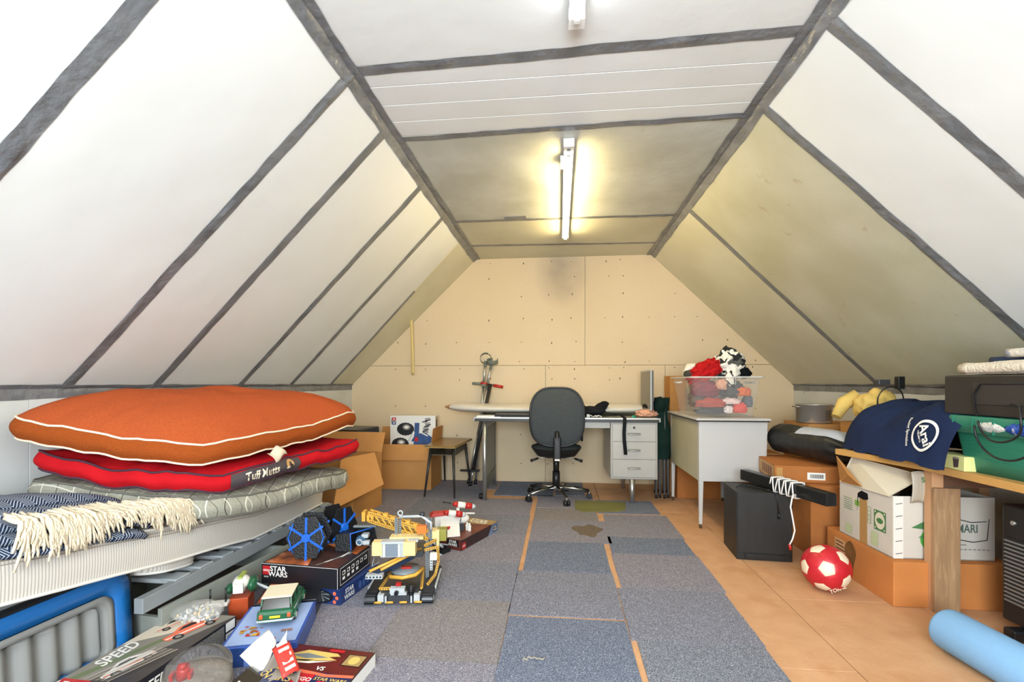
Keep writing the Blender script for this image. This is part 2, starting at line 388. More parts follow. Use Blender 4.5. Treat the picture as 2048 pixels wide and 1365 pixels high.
# ================================================================ left side: bed, cushions, throw, tub
def lerp3(q, s, t):
    """bilinear patch, corners q = (00, 10, 11, 01), s and t in -1..1"""
    s = (s+1)/2; t = (t+1)/2
    return q[0]*(1-s)*(1-t)+q[1]*s*(1-t)+q[2]*s*t+q[3]*(1-s)*t
def cushion(name, label, corners, th, dome, m, mp, seed=0, group=None, wr=.012, sq=.22, parts=True, side_m=None, under=.3, band=.5):
    """box cushion: corners are the four corners (mid height), th the band height; piping runs round both seams"""
    q = [Vector(c) for c in corners]; ce = sum(q, Vector())/4
    o = thing(name, label, 'cushion', tuple(ce)); q = [c-ce for c in q]
    up = (q[1]-q[0]).cross(q[3]-q[0]).normalized(); up = up if up.z > 0 else -up; up = (up*.3+Vector((0, 0, 1))*.7).normalized()
    def rim(a):      # rounded square outline in s,t
        c, s_ = cos(a), sin(a); p = sq*9
        k = (abs(c)**6+abs(s_)**6)**(-1/6); k = k*(1-sq*.28)+sq*.28
        return c*k, s_*k
    NA = 96
    def edge(u, lift, out):
        s_, t_ = rim(2*pi*u); P = lerp3(q, s_, t_); o2 = (P-Vector((0, 0, P.z))); rad = Vector((P.x, P.y, 0)).normalized()
        wv = wr*fbm((P.x*4+seed, P.y*4, seed), 1, 3)
        return P+up*lift+rad*(out+.4*wv)+Vector((0, 0, wv+ .006*noise.noise(Vector((u*40, lift*20, seed)))))
    def top(u, v):
        # v from rim (0) to centre (1)
        s_, t_ = rim(2*pi*u); k = 1-v; P = lerp3(q, s_*k, t_*k)
        e = 1-max(abs(s_*k), abs(t_*k)); h = (1-(k*k*.55+k**6*.45))
        if v == 0: return edge(u, th/2, 0)
        wv = wr*fbm((P.x*3+seed, P.y*3, seed), 1, 3)
        base = edge(u, th/2, 0)-lerp3(q, s_, t_)
        return P+up*(th/2+dome*h)+Vector((0, 0, wv*(.4+v)))+Vector((0, 0, wr*.5*noise.noise(Vector((s_*9, t_*9, seed)))*(k**3)))+(base-up*th/2)*k**3*.7
    def bot(u, v):
        s_, t_ = rim(2*pi*u); k = 1-v; P = lerp3(q, s_*k, t_*k)
        if v == 0: return edge(u, -th/2, 0)
        return P-up*(th/2+dome*under*(1-k**3))
    b = B(); b.grid(lambda u, v: top(u, 1-(1-v)**1.0), NA, 22, 0, cu=True)
    b.grid(lambda u, v: bot(u, 1-v), NA, 6, 0, cu=True)
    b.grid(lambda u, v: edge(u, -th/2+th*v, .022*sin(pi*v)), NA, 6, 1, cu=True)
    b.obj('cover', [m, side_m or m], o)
    if mp:
        for lf in (th/2, -th/2):
            B().tube([edge(i/NA, lf, .003) for i in range(NA)], .0048, 6, closed=True).obj('piping', mp, o)
    return o, q, edge, ce
# colours
M_rust = mat('rust wool', '#bb5a30', .95, n=(300, '#8f3f20', .7), bump=(260, .3), spec=.1)
M_cream = mat('cream cord', '#ecdcc2', .8)
M_red = mat('red canvas', '#c5161f', .85, n=(5, '#a80f1a', .6), bump=(30, .1), spec=.15)
M_blackcord = mat('dark cord', '#4a2a3a', .8)
def checkmat():
    m = mat('grey check tweed', '#a9a797', .95, n=(180, '#8d8b7d', .7), bump=(200, .3), spec=.1)
    nt = m.node_tree; N = nt.nodes; L = nt.links; bs = N['Principled BSDF']; src = bs.inputs['Base Color'].links[0].from_socket
    tc = N.new('ShaderNodeTexCoord'); sp = N.new('ShaderNodeSeparateXYZ'); L.new(tc.outputs['Object'], sp.inputs[0])
    def lines(a, per, off, col, src, wdt, mix=None):
        s0 = N.new('ShaderNodeMath'); s0.operation = 'ADD'; L.new(sp.outputs[a], s0.inputs[0]); s0.inputs[1].default_value = off+50
        if mix is not None:
            k = N.new('ShaderNodeMath'); k.operation = 'MULTIPLY_ADD'; L.new(sp.outputs[mix], k.inputs[0]); k.inputs[1].default_value = .35; L.new(s0.outputs[0], k.inputs[2]); s0 = k
        s1 = N.new('ShaderNodeMath'); s1.operation = 'MODULO'; L.new(s0.outputs[0], s1.inputs[0]); s1.inputs[1].default_value = per
        s2 = N.new('ShaderNodeMath'); s2.operation = 'LESS_THAN'; L.new(s1.outputs[0], s2.inputs[0]); s2.inputs[1].default_value = wdt
        mx = N.new('ShaderNodeMix'); mx.data_type = 'RGBA'; L.new(s2.outputs[0], mx.inputs[0]); L.new(src, mx.inputs[6]); mx.inputs[7].default_value = hx(col); return mx.outputs[2]
    src = lines(0, .13, .0, '#55534c', src, .0035, 1); src = lines(1, .1, .0, '#6d6a60', src, .003, 2); src = lines(0, .13, .065, '#d9d6c6', src, .005, 1); src = lines(1, .1, .05, '#d9d6c6', src, .004, 2)
    L.new(src, bs.inputs['Base Color']); return m
M_check = checkmat()
# corner order: front, right, back, left
grey = cushion('dog_bed', 'grey checked tweed dog bed cushion, lowest of the stack on the mattress', [(-1.50, 1.88, .505), (-1.30, 2.98, .455), (-2.12, 2.78, .50), (-2.27, 1.72, .625)], .085, .03, M_check, mat('grey cord', '#6d6b62', .8), 3, wr=.02)
redc = cushion('dog_bed', 'red canvas dog bed cushion with a dark name patch, middle of the stack', [(-1.50, 1.88, .615), (-1.24, 3.02, .66), (-2.12, 2.8, .64), (-2.25, 1.74, .735)], .075, .03, M_red, M_blackcord, 8, wr=.03)
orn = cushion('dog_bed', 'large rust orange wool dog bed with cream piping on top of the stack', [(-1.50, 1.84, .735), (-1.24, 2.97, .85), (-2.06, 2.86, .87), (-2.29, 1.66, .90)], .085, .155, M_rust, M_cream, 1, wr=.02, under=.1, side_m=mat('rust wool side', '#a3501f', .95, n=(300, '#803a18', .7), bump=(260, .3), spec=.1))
# name patch sewn on the red cushion's side, tag on the orange one
def patch(c, uc, du, th, m, name, nn=10, lo=-.42, hi=.42, out=.027):
    o, q, edge, ce = c
    return B().grid(lambda u, v: edge(uc-du/2+du*u, th*(lo+(hi-lo)*v), out*sin(pi*(.5+lo+(hi-lo)*v))+.004), nn, 4).obj(name, m, o)
uP = -.125
def uv_of(c, wx, wy):   # rim parameter closest to a world point
    o, q, edge, ce = c; best = min(range(400), key=lambda i: (edge(i/400, 0, 0)+ce-Vector((wx, wy, ce.z))).xy.length); return best/400
u0 = uv_of(redc, -1.43, 2.20); pt = patch(redc, u0, .085, .075, mat('charcoal patch', '#4b4244', .9), 'name_patch', 14)
o, q, edge, ce = redc
sg = 1 if edge(u0+.02, 0, 0).y > edge(u0-.02, 0, 0).y else -1; Lr = (edge(u0+.02, 0, 0)-edge(u0-.02, 0, 0)).length/.04
tb = B()
def onside(x, y, off): h = y/.075; return edge(u0+sg*x/Lr, .075*h, .027*sin(pi*(.5+h))+.004)+Vector((off, -off*.25, 0))
me = textmesh('Tuff Mutts', 'CENTER'); k = len(tb.v)
for v_ in me[0]: tb.v.append(onside(v_[0]*.040-.045, v_[1]*.052, .004))
for f_ in me[1]: tb.face([k+i for i in f_], 0)
tb.obj('lettering', M_cream, redc[0])
def badge(nm, cx, cy, r1, r2, m, off): bb_ = B(); k = bb_.add([onside(cx+r1*cos(a), cy+r2*sin(a), off) for a in [2*pi*i/18 for i in range(18)]]); bb_.face(list(range(18))); bb_.obj(nm, m, redc[0])
badge('badge', .105, .008, .026, .020, mat('badge tan', '#c79a5e', .8), .004); badge('badge_mark', .112, -.002, .011, .010, mat('badge dark', '#3a3030', .8), .006); badge('badge_mark', .088, -.008, .010, .006, M_cream, .007)
o, q, edge, ce = orn; u1 = uv_of(orn, -1.44, 2.22); A = edge(u1, -.02, .03)
tg = B().grid(lambda u, v: A+Vector((.03*v+.012*sin(v*3), -.095*u+.02*v+.02, -.01-.045*v-.02*u+.01*sin(u*6))), 8, 5)
tg.obj('care_tag', mat('cream satin', '#dccbb2', .6), orn[0], solid=.001)

# mattress (tilted, its near end up on the tub) and the thin mattress under it
def tickmat():
    m = mat('striped ticking', '#d9d2c8', .85, bump=(90, .05), spec=.15); nt = m.node_tree; N = nt.nodes; L = nt.links
    tc = N.new('ShaderNodeTexCoord'); wv = N.new('ShaderNodeTexWave'); wv.bands_direction = 'Y'; wv.inputs['Scale'].default_value = 32; wv.inputs['Distortion'].default_value = .2
    L.new(tc.outputs['Object'], wv.inputs[0]); r = N.new('ShaderNodeValToRGB'); r.color_ramp.elements[0].color = hx('#b9b2a8'); r.color_ramp.elements[1].color = hx('#ded8cf')
    r.color_ramp.elements[0].position = .1; r.color_ramp.elements[1].position = .5; L.new(wv.outputs['Fac'], r.inputs[0]); L.new(r.outputs[0], N['Principled BSDF'].inputs['Base Color']); return m
M_tick = tickmat(); M_mtop = mat('mattress top', '#e2dcd2', .85, bump=(40, .05), spec=.15); M_pip = mat('white binding', '#e8e4dc', .8)
def slabmat(nm, label, x0, x1, y0, y1, zf, th, sag, cat='mattress'):
    """zf(y) gives the height of the underside"""
    o = thing(nm, label, cat, ((x0+x1)/2, (y0+y1)/2, zf((y0+y1)/2))); c = o.location
    ol = rrect(x0, x1, y0, y1, .09, 5)
    L = []
    for i in range(len(ol)):
        a = Vector(ol[i]); bb = Vector(ol[(i+1) % len(ol)]); n = max(1, int((bb-a).length/.05)); L += [a.lerp(bb, k/n) for k in range(n)]
    n = len(L); cx, cy = (x0+x1)/2, (y0+y1)/2
    def rimp(i, h, out): p = L[i % n]; d = Vector((p.x-cx, p.y-cy)).normalized(); z = zf(p.y)+h+sag*noise.noise(Vector((p.x*2, p.y*3, h))); return Vector((p.x+d.x*out-c.x, p.y+d.y*out-c.y, z-c.z))
    b = B(); b.grid(lambda u, v: rimp(int(round(u*n)) % n, th*v, .012*sin(pi*v)), n, 5, 0, cu=True); 
    for h, s_ in ((0, -1), (th, 1)):
        b.grid(lambda u, v: rimp(int(round(u*n)) % n, h, 0).lerp(Vector((cx-c.x, cy-c.y, zf(cy)+h-c.z)), v) if v < 1 else Vector((0, 0, zf(cy)+h-c.z)), n, 1, 1, cu=True, sm=False) if False else None
    # top and bottom as lengthwise strips so they follow the bend
    for h in (0, th):
        def tf(u, v):
            y = y0+(y1-y0)*v; e = .09; dy = max(0, e-(y-y0), e-(y1-y)); ins = e-sqrt(max(0, e*e-dy*dy)); xx = x0+ins+(x1-x0-2*ins)*u
            bulge = (.018 if h else 0)*sin(pi*u)**.5
            p = Vector((xx, y)); return (xx-c.x, y-c.y, zf(y)+h+sag*noise.noise(Vector((xx*2, y*3, h)))+bulge-c.z)
        b.grid(tf, 12, 40, 1)
    b.obj('ticking', [M_tick, M_mtop], o)
    for h in (.004, th-.004): B().tube([rimp(i, h, .004) for i in range(n)], .006, 6, closed=True).obj('binding', M_pip, o)
    if th > .1: 
        for h in (th-.03, th-.018): B().tube([rimp(i, h, .009) for i in range(n)], .0018, 5, closed=True).obj('stitching', mat('stitch line', '#b3a696', .8), o)
    return o
mz = lambda y: max(.24, .432-.155*(y-1.1))
mat_o = slabmat('mattress', 'white ticking mattress carrying the dog beds, tilted over the blue rimmed tub', -2.27, -1.60, .98, 3.12, mz, .15, .008)
slabmat('mattress_pad', 'thin pale mattress pad squeezed between the slatted base and the thick striped mattress', -2.27, -1.64, 1.76, 2.02, lambda y: mz(y)-.05, .044, .0)
M_bed = mat('grey bed paint', '#8d9296', .5, n=(3, '#7f8487', .5))
t = thing('slatted_bed_base', 'grey painted slatted bed base under the mattress', 'bed base', (-1.9, 2.3, .035), radians(-1))
B().box(.27, .31, -.62, .86, .13, .19).obj('side_rail', M_bed, t, bevel=.004)
B().box(-.36, -.33, -.62, .86, .13, .19).obj('side_rail', M_bed, t, bevel=.004)
B().box(-.33, .27, .82, .86, .13, .19).obj('end_rail', M_bed, t, bevel=.004)
for i in range(10):
    y = -.42+i*.135; B().box(-.33, .268, y-.035, y+.035, .175, .195).obj('slat', mat('slat grey', '#a5a9ab', .55), t, bevel=.006)
    B().box(.235, .305, y-.04, y+.04, .1895, .2).obj('slat_holder', mat('slat holder', '#9da3a8', .5), t, bevel=.004)
for x, y in ((-.34, -.45), (-.34, .8), (.29, .84)): B().box(x-.02, x+.02, y-.02, y+.02, -.035, .132).obj('leg', M_bed, t, bevel=.003)
# underbed drawer
t = thing('underbed_drawer', 'grey green underbed drawer standing along the bed behind the toy boxes', 'drawer', (-1.545, 2.1, 0), radians(-6))
M_dr = mat('drawer grey green', '#8b8f88', .5, n=(3, '#7c807a', .5))
B().box(-.02, 0, -.36, .42, 0, .155).obj('front_panel', M_dr, t, bevel=.002)
B().box(-.42, -.02, .40, .42, 0, .145).obj('side_panel', M_dr, t, bevel=.002)
B().box(-.42, -.02, -.36, -.34, 0, .12).obj('side_panel', M_dr, t, bevel=.002)
B().box(-.44, -.42, -.36, .42, 0, .12).obj('back_panel', M_dr, t, bevel=.002)
B().box(-.42, -.02, -.34, .40, .01, .018).obj('bottom', mat('drawer base', '#6f6459', .7), t)

# blue and grey tub standing on its side
t = thing('plastic_tub', 'upright plastic tub with blue rim and corrugated grey inside at the lower left', 'tub', (-1.70, 1.21, 0), radians(-2), rot=(0, radians(-4), radians(-3)))
M_blue = mat('blue plastic', '#1e6fb8', .3, n=(3, '#1a64a8', .5), coat=.2); M_gry = mat('grey plastic', '#9aa0a4', .4, n=(2, '#868c90', .6)); M_blk = mat('black rubber edge', '#15181c', .5)
# local: face looks along +x, y across, z up
MM = fr((0, 0, 0), (0, 1, 0), (0, 0, 1))
def ring(b, o1, o2, x1, x2, m=0):
    n = len(o1); k = b.add([(x1, p[0], p[1]) for p in o1]+[(x2, p[0], p[1]) for p in o2])
    for i in range(n): b.face([k+i, k+(i+1) % n, k+n+(i+1) % n, k+n+i], m, True)
H = .345; Y0, Y1 = -.62, .50
O0 = rrect(Y0, Y1, 0, H, .06, 6); O1 = rrect(Y0+.012, Y1-.012, .012, H-.012, .055, 6); O2 = rrect(Y0+.07, Y1-.07, .022, H-.075, .05, 6); O3 = rrect(Y0+.095, Y1-.095, .028, H-.10, .045, 6); O4 = rrect(Y0+.105, Y1-.105, .034, H-.112, .04, 6)
b = B(); ring(b, O0, O0, -.03, .008); ring(b, O0, O1, .008, .008); b.obj('rim_edge', M_blk, t, solid=.004)
b = B(); ring(b, O1, O1, .0, .012); ring(b, O1, O2, .012, .004); ring(b, O2, O2, .004, -.01)
b.obj('blue_lip', M_blue, t, solid=.003)
O5 = rrect(Y0+.073, Y1-.073, .026, H-.078, .048, 6)
b = B(); ring(b, O5, O3, .008, .010); ring(b, O3, O4, .010, -.02)
ny = 90
def cf(u, v):
    y = Y0+.105+(Y1-Y0-.21)*u; z = .034+(H-.146)*v
    dd = -.022-.026*(1+cos(2*pi*(y-Y0)/.075))*.5
    if v > .999: z -= .012*(1+cos(2*pi*(y-Y0)/.075))*.5
    return (dd, y, z)
b.grid(cf, ny, 10, 0)
b.obj('corrugated_shell', M_gry, t, solid=.002)
b = B(); ring(b, rrect(Y0+.02, Y1-.02, .02, H-.02, .05, 6), rrect(Y0+.08, Y1-.08, .07, H-.08, .05, 6), -.01, -.13); b.poly([(-.13, p[0], p[1]) for p in rrect(Y0+.08, Y1-.08, .07, H-.08, .05, 6)])
b.obj('tub_body', M_blue, t)

# navy herringbone throw with cream fringe
def herring():
    m = mat('navy herringbone', '#2d3850', .95, spec=.1); nt = m.node_tree; N = nt.nodes; L = nt.links
    uv = N.new('ShaderNodeAttribute'); uv.attribute_name = 'cloth'; sp = N.new('ShaderNodeSeparateXYZ'); L.new(uv.outputs['Vector'], sp.inputs[0])
    def mt(op, a, b2=None, c=None):
        k = N.new('ShaderNodeMath'); k.operation = op
        for i, q in enumerate((a, b2, c)):
            if q is None: continue
            if isinstance(q, (int, float)): k.inputs[i].default_value = q
            else: L.new(q, k.inputs[i])
        return k.outputs[0]
    zig = mt('PINGPONG', mt('MULTIPLY', sp.outputs[0], 1), .035)
    st = mt('SINE', mt('MULTIPLY', mt('ADD', zig, sp.outputs[1]), 620))
    st = mt('GREATER_THAN', st, .35)
    mx = N.new('ShaderNodeMix'); mx.data_type = 'RGBA'; L.new(st, mx.inputs[0]); mx.inputs[6].default_value = hx('#27334b'); mx.inputs[7].default_value = hx('#aeb6c2')
    L.new(mx.outputs[2], N['Principled BSDF'].inputs['Base Color']); return m
M_her = herring()
th = thing('throw_blanket', 'navy herringbone throw with a long cream tasselled fringe on the near mattress end', 'blanket', (-1.9, 1.45, .56))
o0 = Vector((-1.9, 1.45, .56))
def fold(k, y0, y1, x0, x1, z0, hang, seed):
    def pos(u, v):
        x = x0+(x1-x0)*u; y = y0+(y1-y0)*v
        z = mz(y)+.15+.022+z0+.012*fbm((x*4, y*5, seed), 1, 2)
        edge = x-(-1.585)
        if edge > 0:     # hangs over the mattress side
            z -= edge*1.0+.0; x = -1.585+.012+.01*sin(y*20+seed)
        # rounded fold edges
        z -= .02*(abs(2*v-1)**8)+.02*(abs(2*u-1)**10)
        return Vector((x, y, z))-o0
    b = B(); b.grid(pos, 40, 40)
    ob = b.obj('fold', M_her, th, solid=.018); me = ob.data
    at = me.attributes.new('cloth', 'FLOAT_VECTOR', 'POINT'); vals = []
    for j in range(41):
        for i in range(41): vals += [ (y1-y0)*j/40+k*.02, (x1-x0)*i/40, 0]
    at.data.foreach_set('vector', vals); return pos
fold(0, 1.0, 1.66, -2.25, -1.575, .0, 0, 1); fold(1, 1.0, 1.70, -2.24, -1.59, .026, 0, 4); fold(2, .98, 1.80, -2.24, -1.63, .052, 0, 7); fold(3, .98, 1.82, -2.24, -1.72, .078, 0, 11); fold(4, .98, 1.78, -2.23, -1.80, .104, 0, 15)
b = B()
for i in range(300):
    q_ = i/300; y = 1.24+.62*q_+R.uniform(-.004, .004); row = R.random()
    xr_ = -1.615-.06*q_*(1-q_)*2-.05*row+.03*sin(q_*9); L0 = R.uniform(.10, .17)*(.75+.5*row); lean = R.uniform(-.045, .055)+.05*q_
    zt = mz(y)+.15+.022+.052+.016+.02*row; pts = []
    for k in range(8):
        s_ = k/7; run = L0*s_; flat = min(run, max(0, -1.585-xr_)); drop = run-flat
        px = xr_+flat+.010*(1-exp(-drop*30))+.012; pz = zt-flat*.25-drop
        if pz < mz(y)+.10: px = max(px, -1.572)
        pts.append(Vector((px+R.uniform(-.0015, .003), y+lean*s_+.007*sin(s_*6+i*1.3), pz+.004*sin(s_*8+i)))-o0)
    b.tube(pts, [.0040+.0008*R.random()]*7+[.003], 5)
b.obj('fringe', mat('cream wool', '#e3d5bb', .9, n=(60, '#cdbb9b', .6)), th, kind='stuff')
# ================================================================ toys and toy boxes on the floor
def pm(h, n=None, r=.32): return mat(n or 'plastic '+h, h, r, spec=.5)
K_blk, K_dk, K_gr, K_lg, K_yel, K_wh, K_red, K_blu, K_grn, K_tan = [pm(h) for h in ('#14161a', '#3a3d42', '#7d8488', '#b9bec0', '#d9a441', '#e9e6dd', '#b3231c', '#1c62c4', '#1e5a3a', '#e8cf93')]
def card(h, h2=None, r=.35): return mat('card '+h, h, r, n=(7, h2, .8) if h2 else None, coat=.15)
C_blk, C_red, C_wh, C_org = card('#1b1c20', '#25242a'), card('#c01f26'), card('#ece9e2'), card('#c7542a', '#7d2f18')
C_lgt = mat('print white', '#f2efe8', .4); C_yl = mat('print yellow', '#e8c22a', .4)
def brick(b, x, y, z, w, d, h, m=0, studs=True, M=None, p=.0105):
    b.box(x, x+w, y, y+d, z, z+h, m, M)
    if studs:
        nx = max(1, int(w/p)); ny = max(1, int(d/p))
        for i in range(nx):
            for j in range(ny):
                c0 = Vector((x+(i+.5)*w/nx, y+(j+.5)*d/ny, z+h)); c1 = c0+Vector((0, 0, .0022))
                if M: c0 = M @ c0; c1 = M @ c1
                b.cone(c0, c1, .0033, .0033, 8, m)
def beam(b, p0, p1, w=.009, h=.012, m=0, mh=1, side=Vector((0, -1, 0)), pitch=.011):
    """studless beam with a row of pin holes"""
    p0 = Vector(p0); p1 = Vector(p1); d = (p1-p0); L = d.length; d = d.normalized(); sv = (side-d*side.dot(d)).normalized(); up = d.cross(sv)
    q = [p+up*a+sv*c for p in (p0, p1) for a, c in ((-h/2, -w/2), (h/2, -w/2), (h/2, w/2), (-h/2, w/2))]
    b.hexa([q[0], q[4], q[7], q[3], q[1], q[5], q[6], q[2]], m)
    n = int(L/pitch)
    for i in range(n):
        c = p0+d*((i+.5)*L/n); b.cone(c-sv*(w/2+.0006), c+sv*(w/2+.0006), .0032, .0032, 8, mh)
def toybox(label, cat, c, w, l, h, rz, z=0, m=C_blk, top=None, name='toy_box', rot=None, group=None):
    t = thing(name, label, cat, (c[0], c[1], z), rz, group)
    if rot: t.rotation_euler = rot
    B().box(-w/2, w/2, -l/2, l/2, 0, h).obj('carton', m, t, bevel=.002)
    return t
def faces(w, l, h):
    """frames on the five visible faces; x right, y up when seen from outside"""
    return dict(top=MT(0, 0, h), front=fr((0, -l/2, h/2), (1, 0, 0), (0, 0, 1)), right=fr((w/2, 0, h/2), (0, 1, 0), (0, 0, 1)),
                left=fr((-w/2, 0, h/2), (0, -1, 0), (0, 0, 1)), back=fr((0, l/2, h/2), (-1, 0, 0), (0, 0, 1)))
class Pr:
    """flat print on a face"""
    def __init__(s, M): s.M = M; s.b = B(); s.ms = []; s.k = 0
    def mi(s, m):
        if m not in s.ms: s.ms.append(m)
        return s.ms.index(m)
    def poly(s, pts, m):
        s.k += 1; t = .0002+.00012*s.k; k = s.b.add([s.M @ Vector((x, y, t)) for x, y in pts]); s.b.face([k+i for i in range(len(pts))], s.mi(m)); return s
    def rect(s, x0, x1, y0, y1, m): return s.poly([(x0, y0), (x1, y0), (x1, y1), (x0, y1)], m)
    def text(s, t, x, y, size, m, a=0, sx=1, align='CENTER', shear=0):
        s.k += 1; s.b.text(t, s.M @ MT(x, y, 0, a), size, s.mi(m), align, sx, .0002+.00012*s.k, shear); return s
    def done(s, name, par): return s.b.obj(name, s.ms, par, kind='stuff') if False else s.b.obj(name, s.ms, par)

# --- long race car box
W, L_, H_ = .262, .53, .085
t = toybox('long dark toy box printed with racing cars and SPEED beside the tub', 'box', (-1.492, 1.60), W, L_, H_, radians(-3), m=card('#4a4340', '#3a3431'))
F = faces(W, L_, H_); p = Pr(F['top']); RC = R
dk = card('#5a504a'); sal = mat('print salmon', '#e8714f', .4); pale = mat('print pale', '#d9cbb8', .4); grn = mat('print olive', '#6f7a58', .4); gy = mat('print grey', '#8b857c', .4); bl = mat('print black', '#15151a', .4)
p.poly([(-.13, -.26), (-.05, -.26), (.13, .26), (-.13, .26)], gy).poly([(-.13, .0), (-.02, .1), (.06, .26), (-.13, .26)], pale).poly([(-.11, -.2), (-.085, -.22), (.02, .1), (0, .12)], grn)
p.rect(-.126, -.02, -.262, -.20, C_red).text('LEGO', -.073, -.231, .045, C_lgt, 0, 1)
p.text('SPEED', -.085, -.05, .075, C_lgt, radians(90), .72, shear=.2)
def car(cx, cy, s, a, body, stripe):
    M0 = lambda pts: [(cx+(x*cos(a)-y*sin(a))*s, cy+(x*sin(a)+y*cos(a))*s) for x, y in pts]
    p.poly(M0([(-1, -.18), (-.9, -.34), (.7, -.36), (1, -.25), (1.02, .1), (.75, .22), (.3, .45), (-.15, .42), (-.55, .12), (-.95, .02)]), body)
    p.poly(M0([(-.35, .12), (-.05, .33), (.28, .34), (.5, .12)]), bl); p.poly(M0([(-.95, -.12), (.98, -.14), (1, -.22), (-.93, -.2)]), stripe)
    for wx in (-.58, .62): p.poly(M0(ell(wx, -.32, .19)), bl); p.poly(M0(ell(wx, -.32, .1)), gy)
car(.005, -.10, .085, radians(78), C_lgt, sal); car(.02, .145, .1, radians(72), sal, C_lgt); car(-.07, .17, .075, radians(72), pale, sal)
for i in range(9): q = -.05+i*.011; p.poly([(q, -.2), (q+.003, -.2), (q+.07, .0), (q+.066, .0)], gy if i % 2 else pale)
p.done('top_print', t)
p = Pr(F['right']); p.rect(-.262, .262, -.041, .041, C_blk).rect(.205, .255, .002, .038, C_lgt).rect(.205, .255, -.04, -.006, C_lgt)
for i in range(14): p.rect(.211+i*.003, .2122+i*.003+(i % 3)*.0004, -.034, -.012, bl)
p.rect(.03, .195, -.036, .034, mat('print small text', '#55534f', .5, n=(300, '#a3a09a', .9, .5, .6)))
p.rect(.0, .02, .0, .03, C_lgt).text('SPEED', -.13, 0, .052, C_lgt, 0, .9, shear=.2); p.done('side_print', t)
p = Pr(F['front']); p.text('SPEED', 0, 0, .05, C_lgt); p.done('end_print', t)

# --- light blue and black long boxes carrying the green car
t = toybox('pale blue toy box with a printed cottage, under the tail of the green toy car', 'box', (-1.168, 1.825), .27, .34, .08, radians(17), m=card('#3b5fb5', '#2f4f9f'))
F = faces(.27, .34, .08); p = Pr(F['top']); p.rect(-.125, .125, -.155, .165, mat('print sky', '#a9bde6', .4, n=(6, '#8ea8dc', .6)))
ob = mat('print brown', '#a5652c', .4); oy = mat('print gold', '#d9a52c', .4)
for i in range(34): x, y = -.06+R.uniform(-.04, .035), -.06+R.uniform(-.045, .045); s_ = R.uniform(.004, .011); p.rect(x-s_, x+s_, y-s_*.6, y+s_*.6, (ob, oy, C_red, K_lg)[R.randrange(4) if R.random() < .4 else R.randrange(2)])
for i in range(6): x = .055+i*.007; p.rect(x, x+.005, -.085, -.07, ob)
p.rect(.03, .05, -.14, -.13, C_red); p.done('top_print', t)
p = Pr(F['front']); p.rect(-.13, .13, -.036, .0, card('#6f8bd0')); p.rect(-.13, -.05, -.035, .036, card('#27427f')); p.done('end_print', t)
t = toybox('black toy box with a red corner print, under the bonnet of the green toy car', 'box', (-1.268, 2.155), .262, .31, .081, radians(17), m=C_blk)
F = faces(.262, .31, .081); p = Pr(F['top']); p.poly([(.02, .15), (.128, .15), (.128, .0)], C_red).rect(-.12, .0, -.15, .15, C_org); p.done('top_print', t)
p = Pr(F['right']); p.text('LEGO', .02, 0, .045, C_lgt).poly([(.09, -.035), (.125, -.035), (.145, .035), (.11, .035)], sal); p.done('side_print', t)
t = toybox('dull red flat toy box under the bag of loose pieces', 'box', (-1.40, 2.02), .12, .20, .06, radians(12), m=C_org) if False else None

# --- green toy car
t = thing('toy_car', 'dark green brick-built toy car with a cream roof, parked on the blue and black boxes', 'toy car', (-1.178, 1.915, .084), radians(19))
b = B(); w2 = .066
def loft(b, secs, m=0):
    """sections: (y, [(x,z)...]) joined in order"""
    n = len(secs[0][1]); k = len(b.v)
    for y, s in secs: b.add([(x, y, z) for x, z in s])
    for i in range(len(secs)-1):
        for j in range(n): b.face([k+i*n+j, k+i*n+(j+1) % n, k+(i+1)*n+(j+1) % n, k+(i+1)*n+j], m)
    b.face([k+j for j in range(n)], m); b.face([k+(len(secs)-1)*n+j for j in range(n)][::-1], m)
def sec(w, z0, z1, r=.006): return [(-w, z0), (w, z0), (w, z1-r), (w-r, z1), (-w+r, z1), (-w, z1-r)]
loft(b, [(-.128, sec(w2-.004, .018, .045)), (-.12, sec(w2, .016, .058)), (-.06, sec(w2, .014, .062)), (.06, sec(w2, .014, .062)), (.075, sec(w2-.002, .014, .060)), (.122, sec(w2-.004, .016, .052)), (.13, sec(w2-.010, .02, .044))])
b.obj('body', K_grn, t, bevel=.002)
b = B(); loft(b, [(-.115, sec(w2-.008, .058, .063)), (-.098, sec(w2-.012, .058, .098)), (.02, sec(w2-.012, .058, .102)), (.052, sec(w2-.010, .058, .064))]); b.obj('cabin', mat('dark glazing', '#2c2620', .15), t, bevel=.001)
b = B()
for s in (-1, 1):
    for y0, y1 in ((-.105, -.098), (-.035, -.028), (.03, .036)):
        b.hexa([(s*(w2-.010)-.0035, y0-.006*(y0 < -.09), .06), (s*(w2-.010)+.0035, y0-.006*(y0 < -.09), .06), (s*(w2-.010)+.0035, y1, .06), (s*(w2-.010)-.0035, y1, .06), (s*(w2-.012)-.003, y0+.004, .1), (s*(w2-.012)+.003, y0+.004, .1), (s*(w2-.012)+.003, y1+.004, .1), (s*(w2-.012)-.003, y1+.004, .1)])
b.box(-w2+.01, w2-.01, -.117, -.108, .058, .064); b.obj('window_pillars', K_grn, t, kind='stuff')
B().box(-w2+.008, w2-.008, -.102, .026, .100, .1075).obj('roof', mat('cream plastic', '#efe2c4', .35), t, bevel=.0035)
b = B(); b.tube([(-w2-.001, -.118, .026), (-w2+.002, -.135, .026), (w2-.002, -.135, .026), (w2+.001, -.118, .026)], .0042, 8).obj('rear_bumper', K_lg, t)
B().tube([(-w2+.003, .128, .026), (-w2+.008, .137, .026), (w2-.008, .137, .026), (w2-.003, .128, .026)], .0042, 8).obj('front_bumper', K_lg, t)
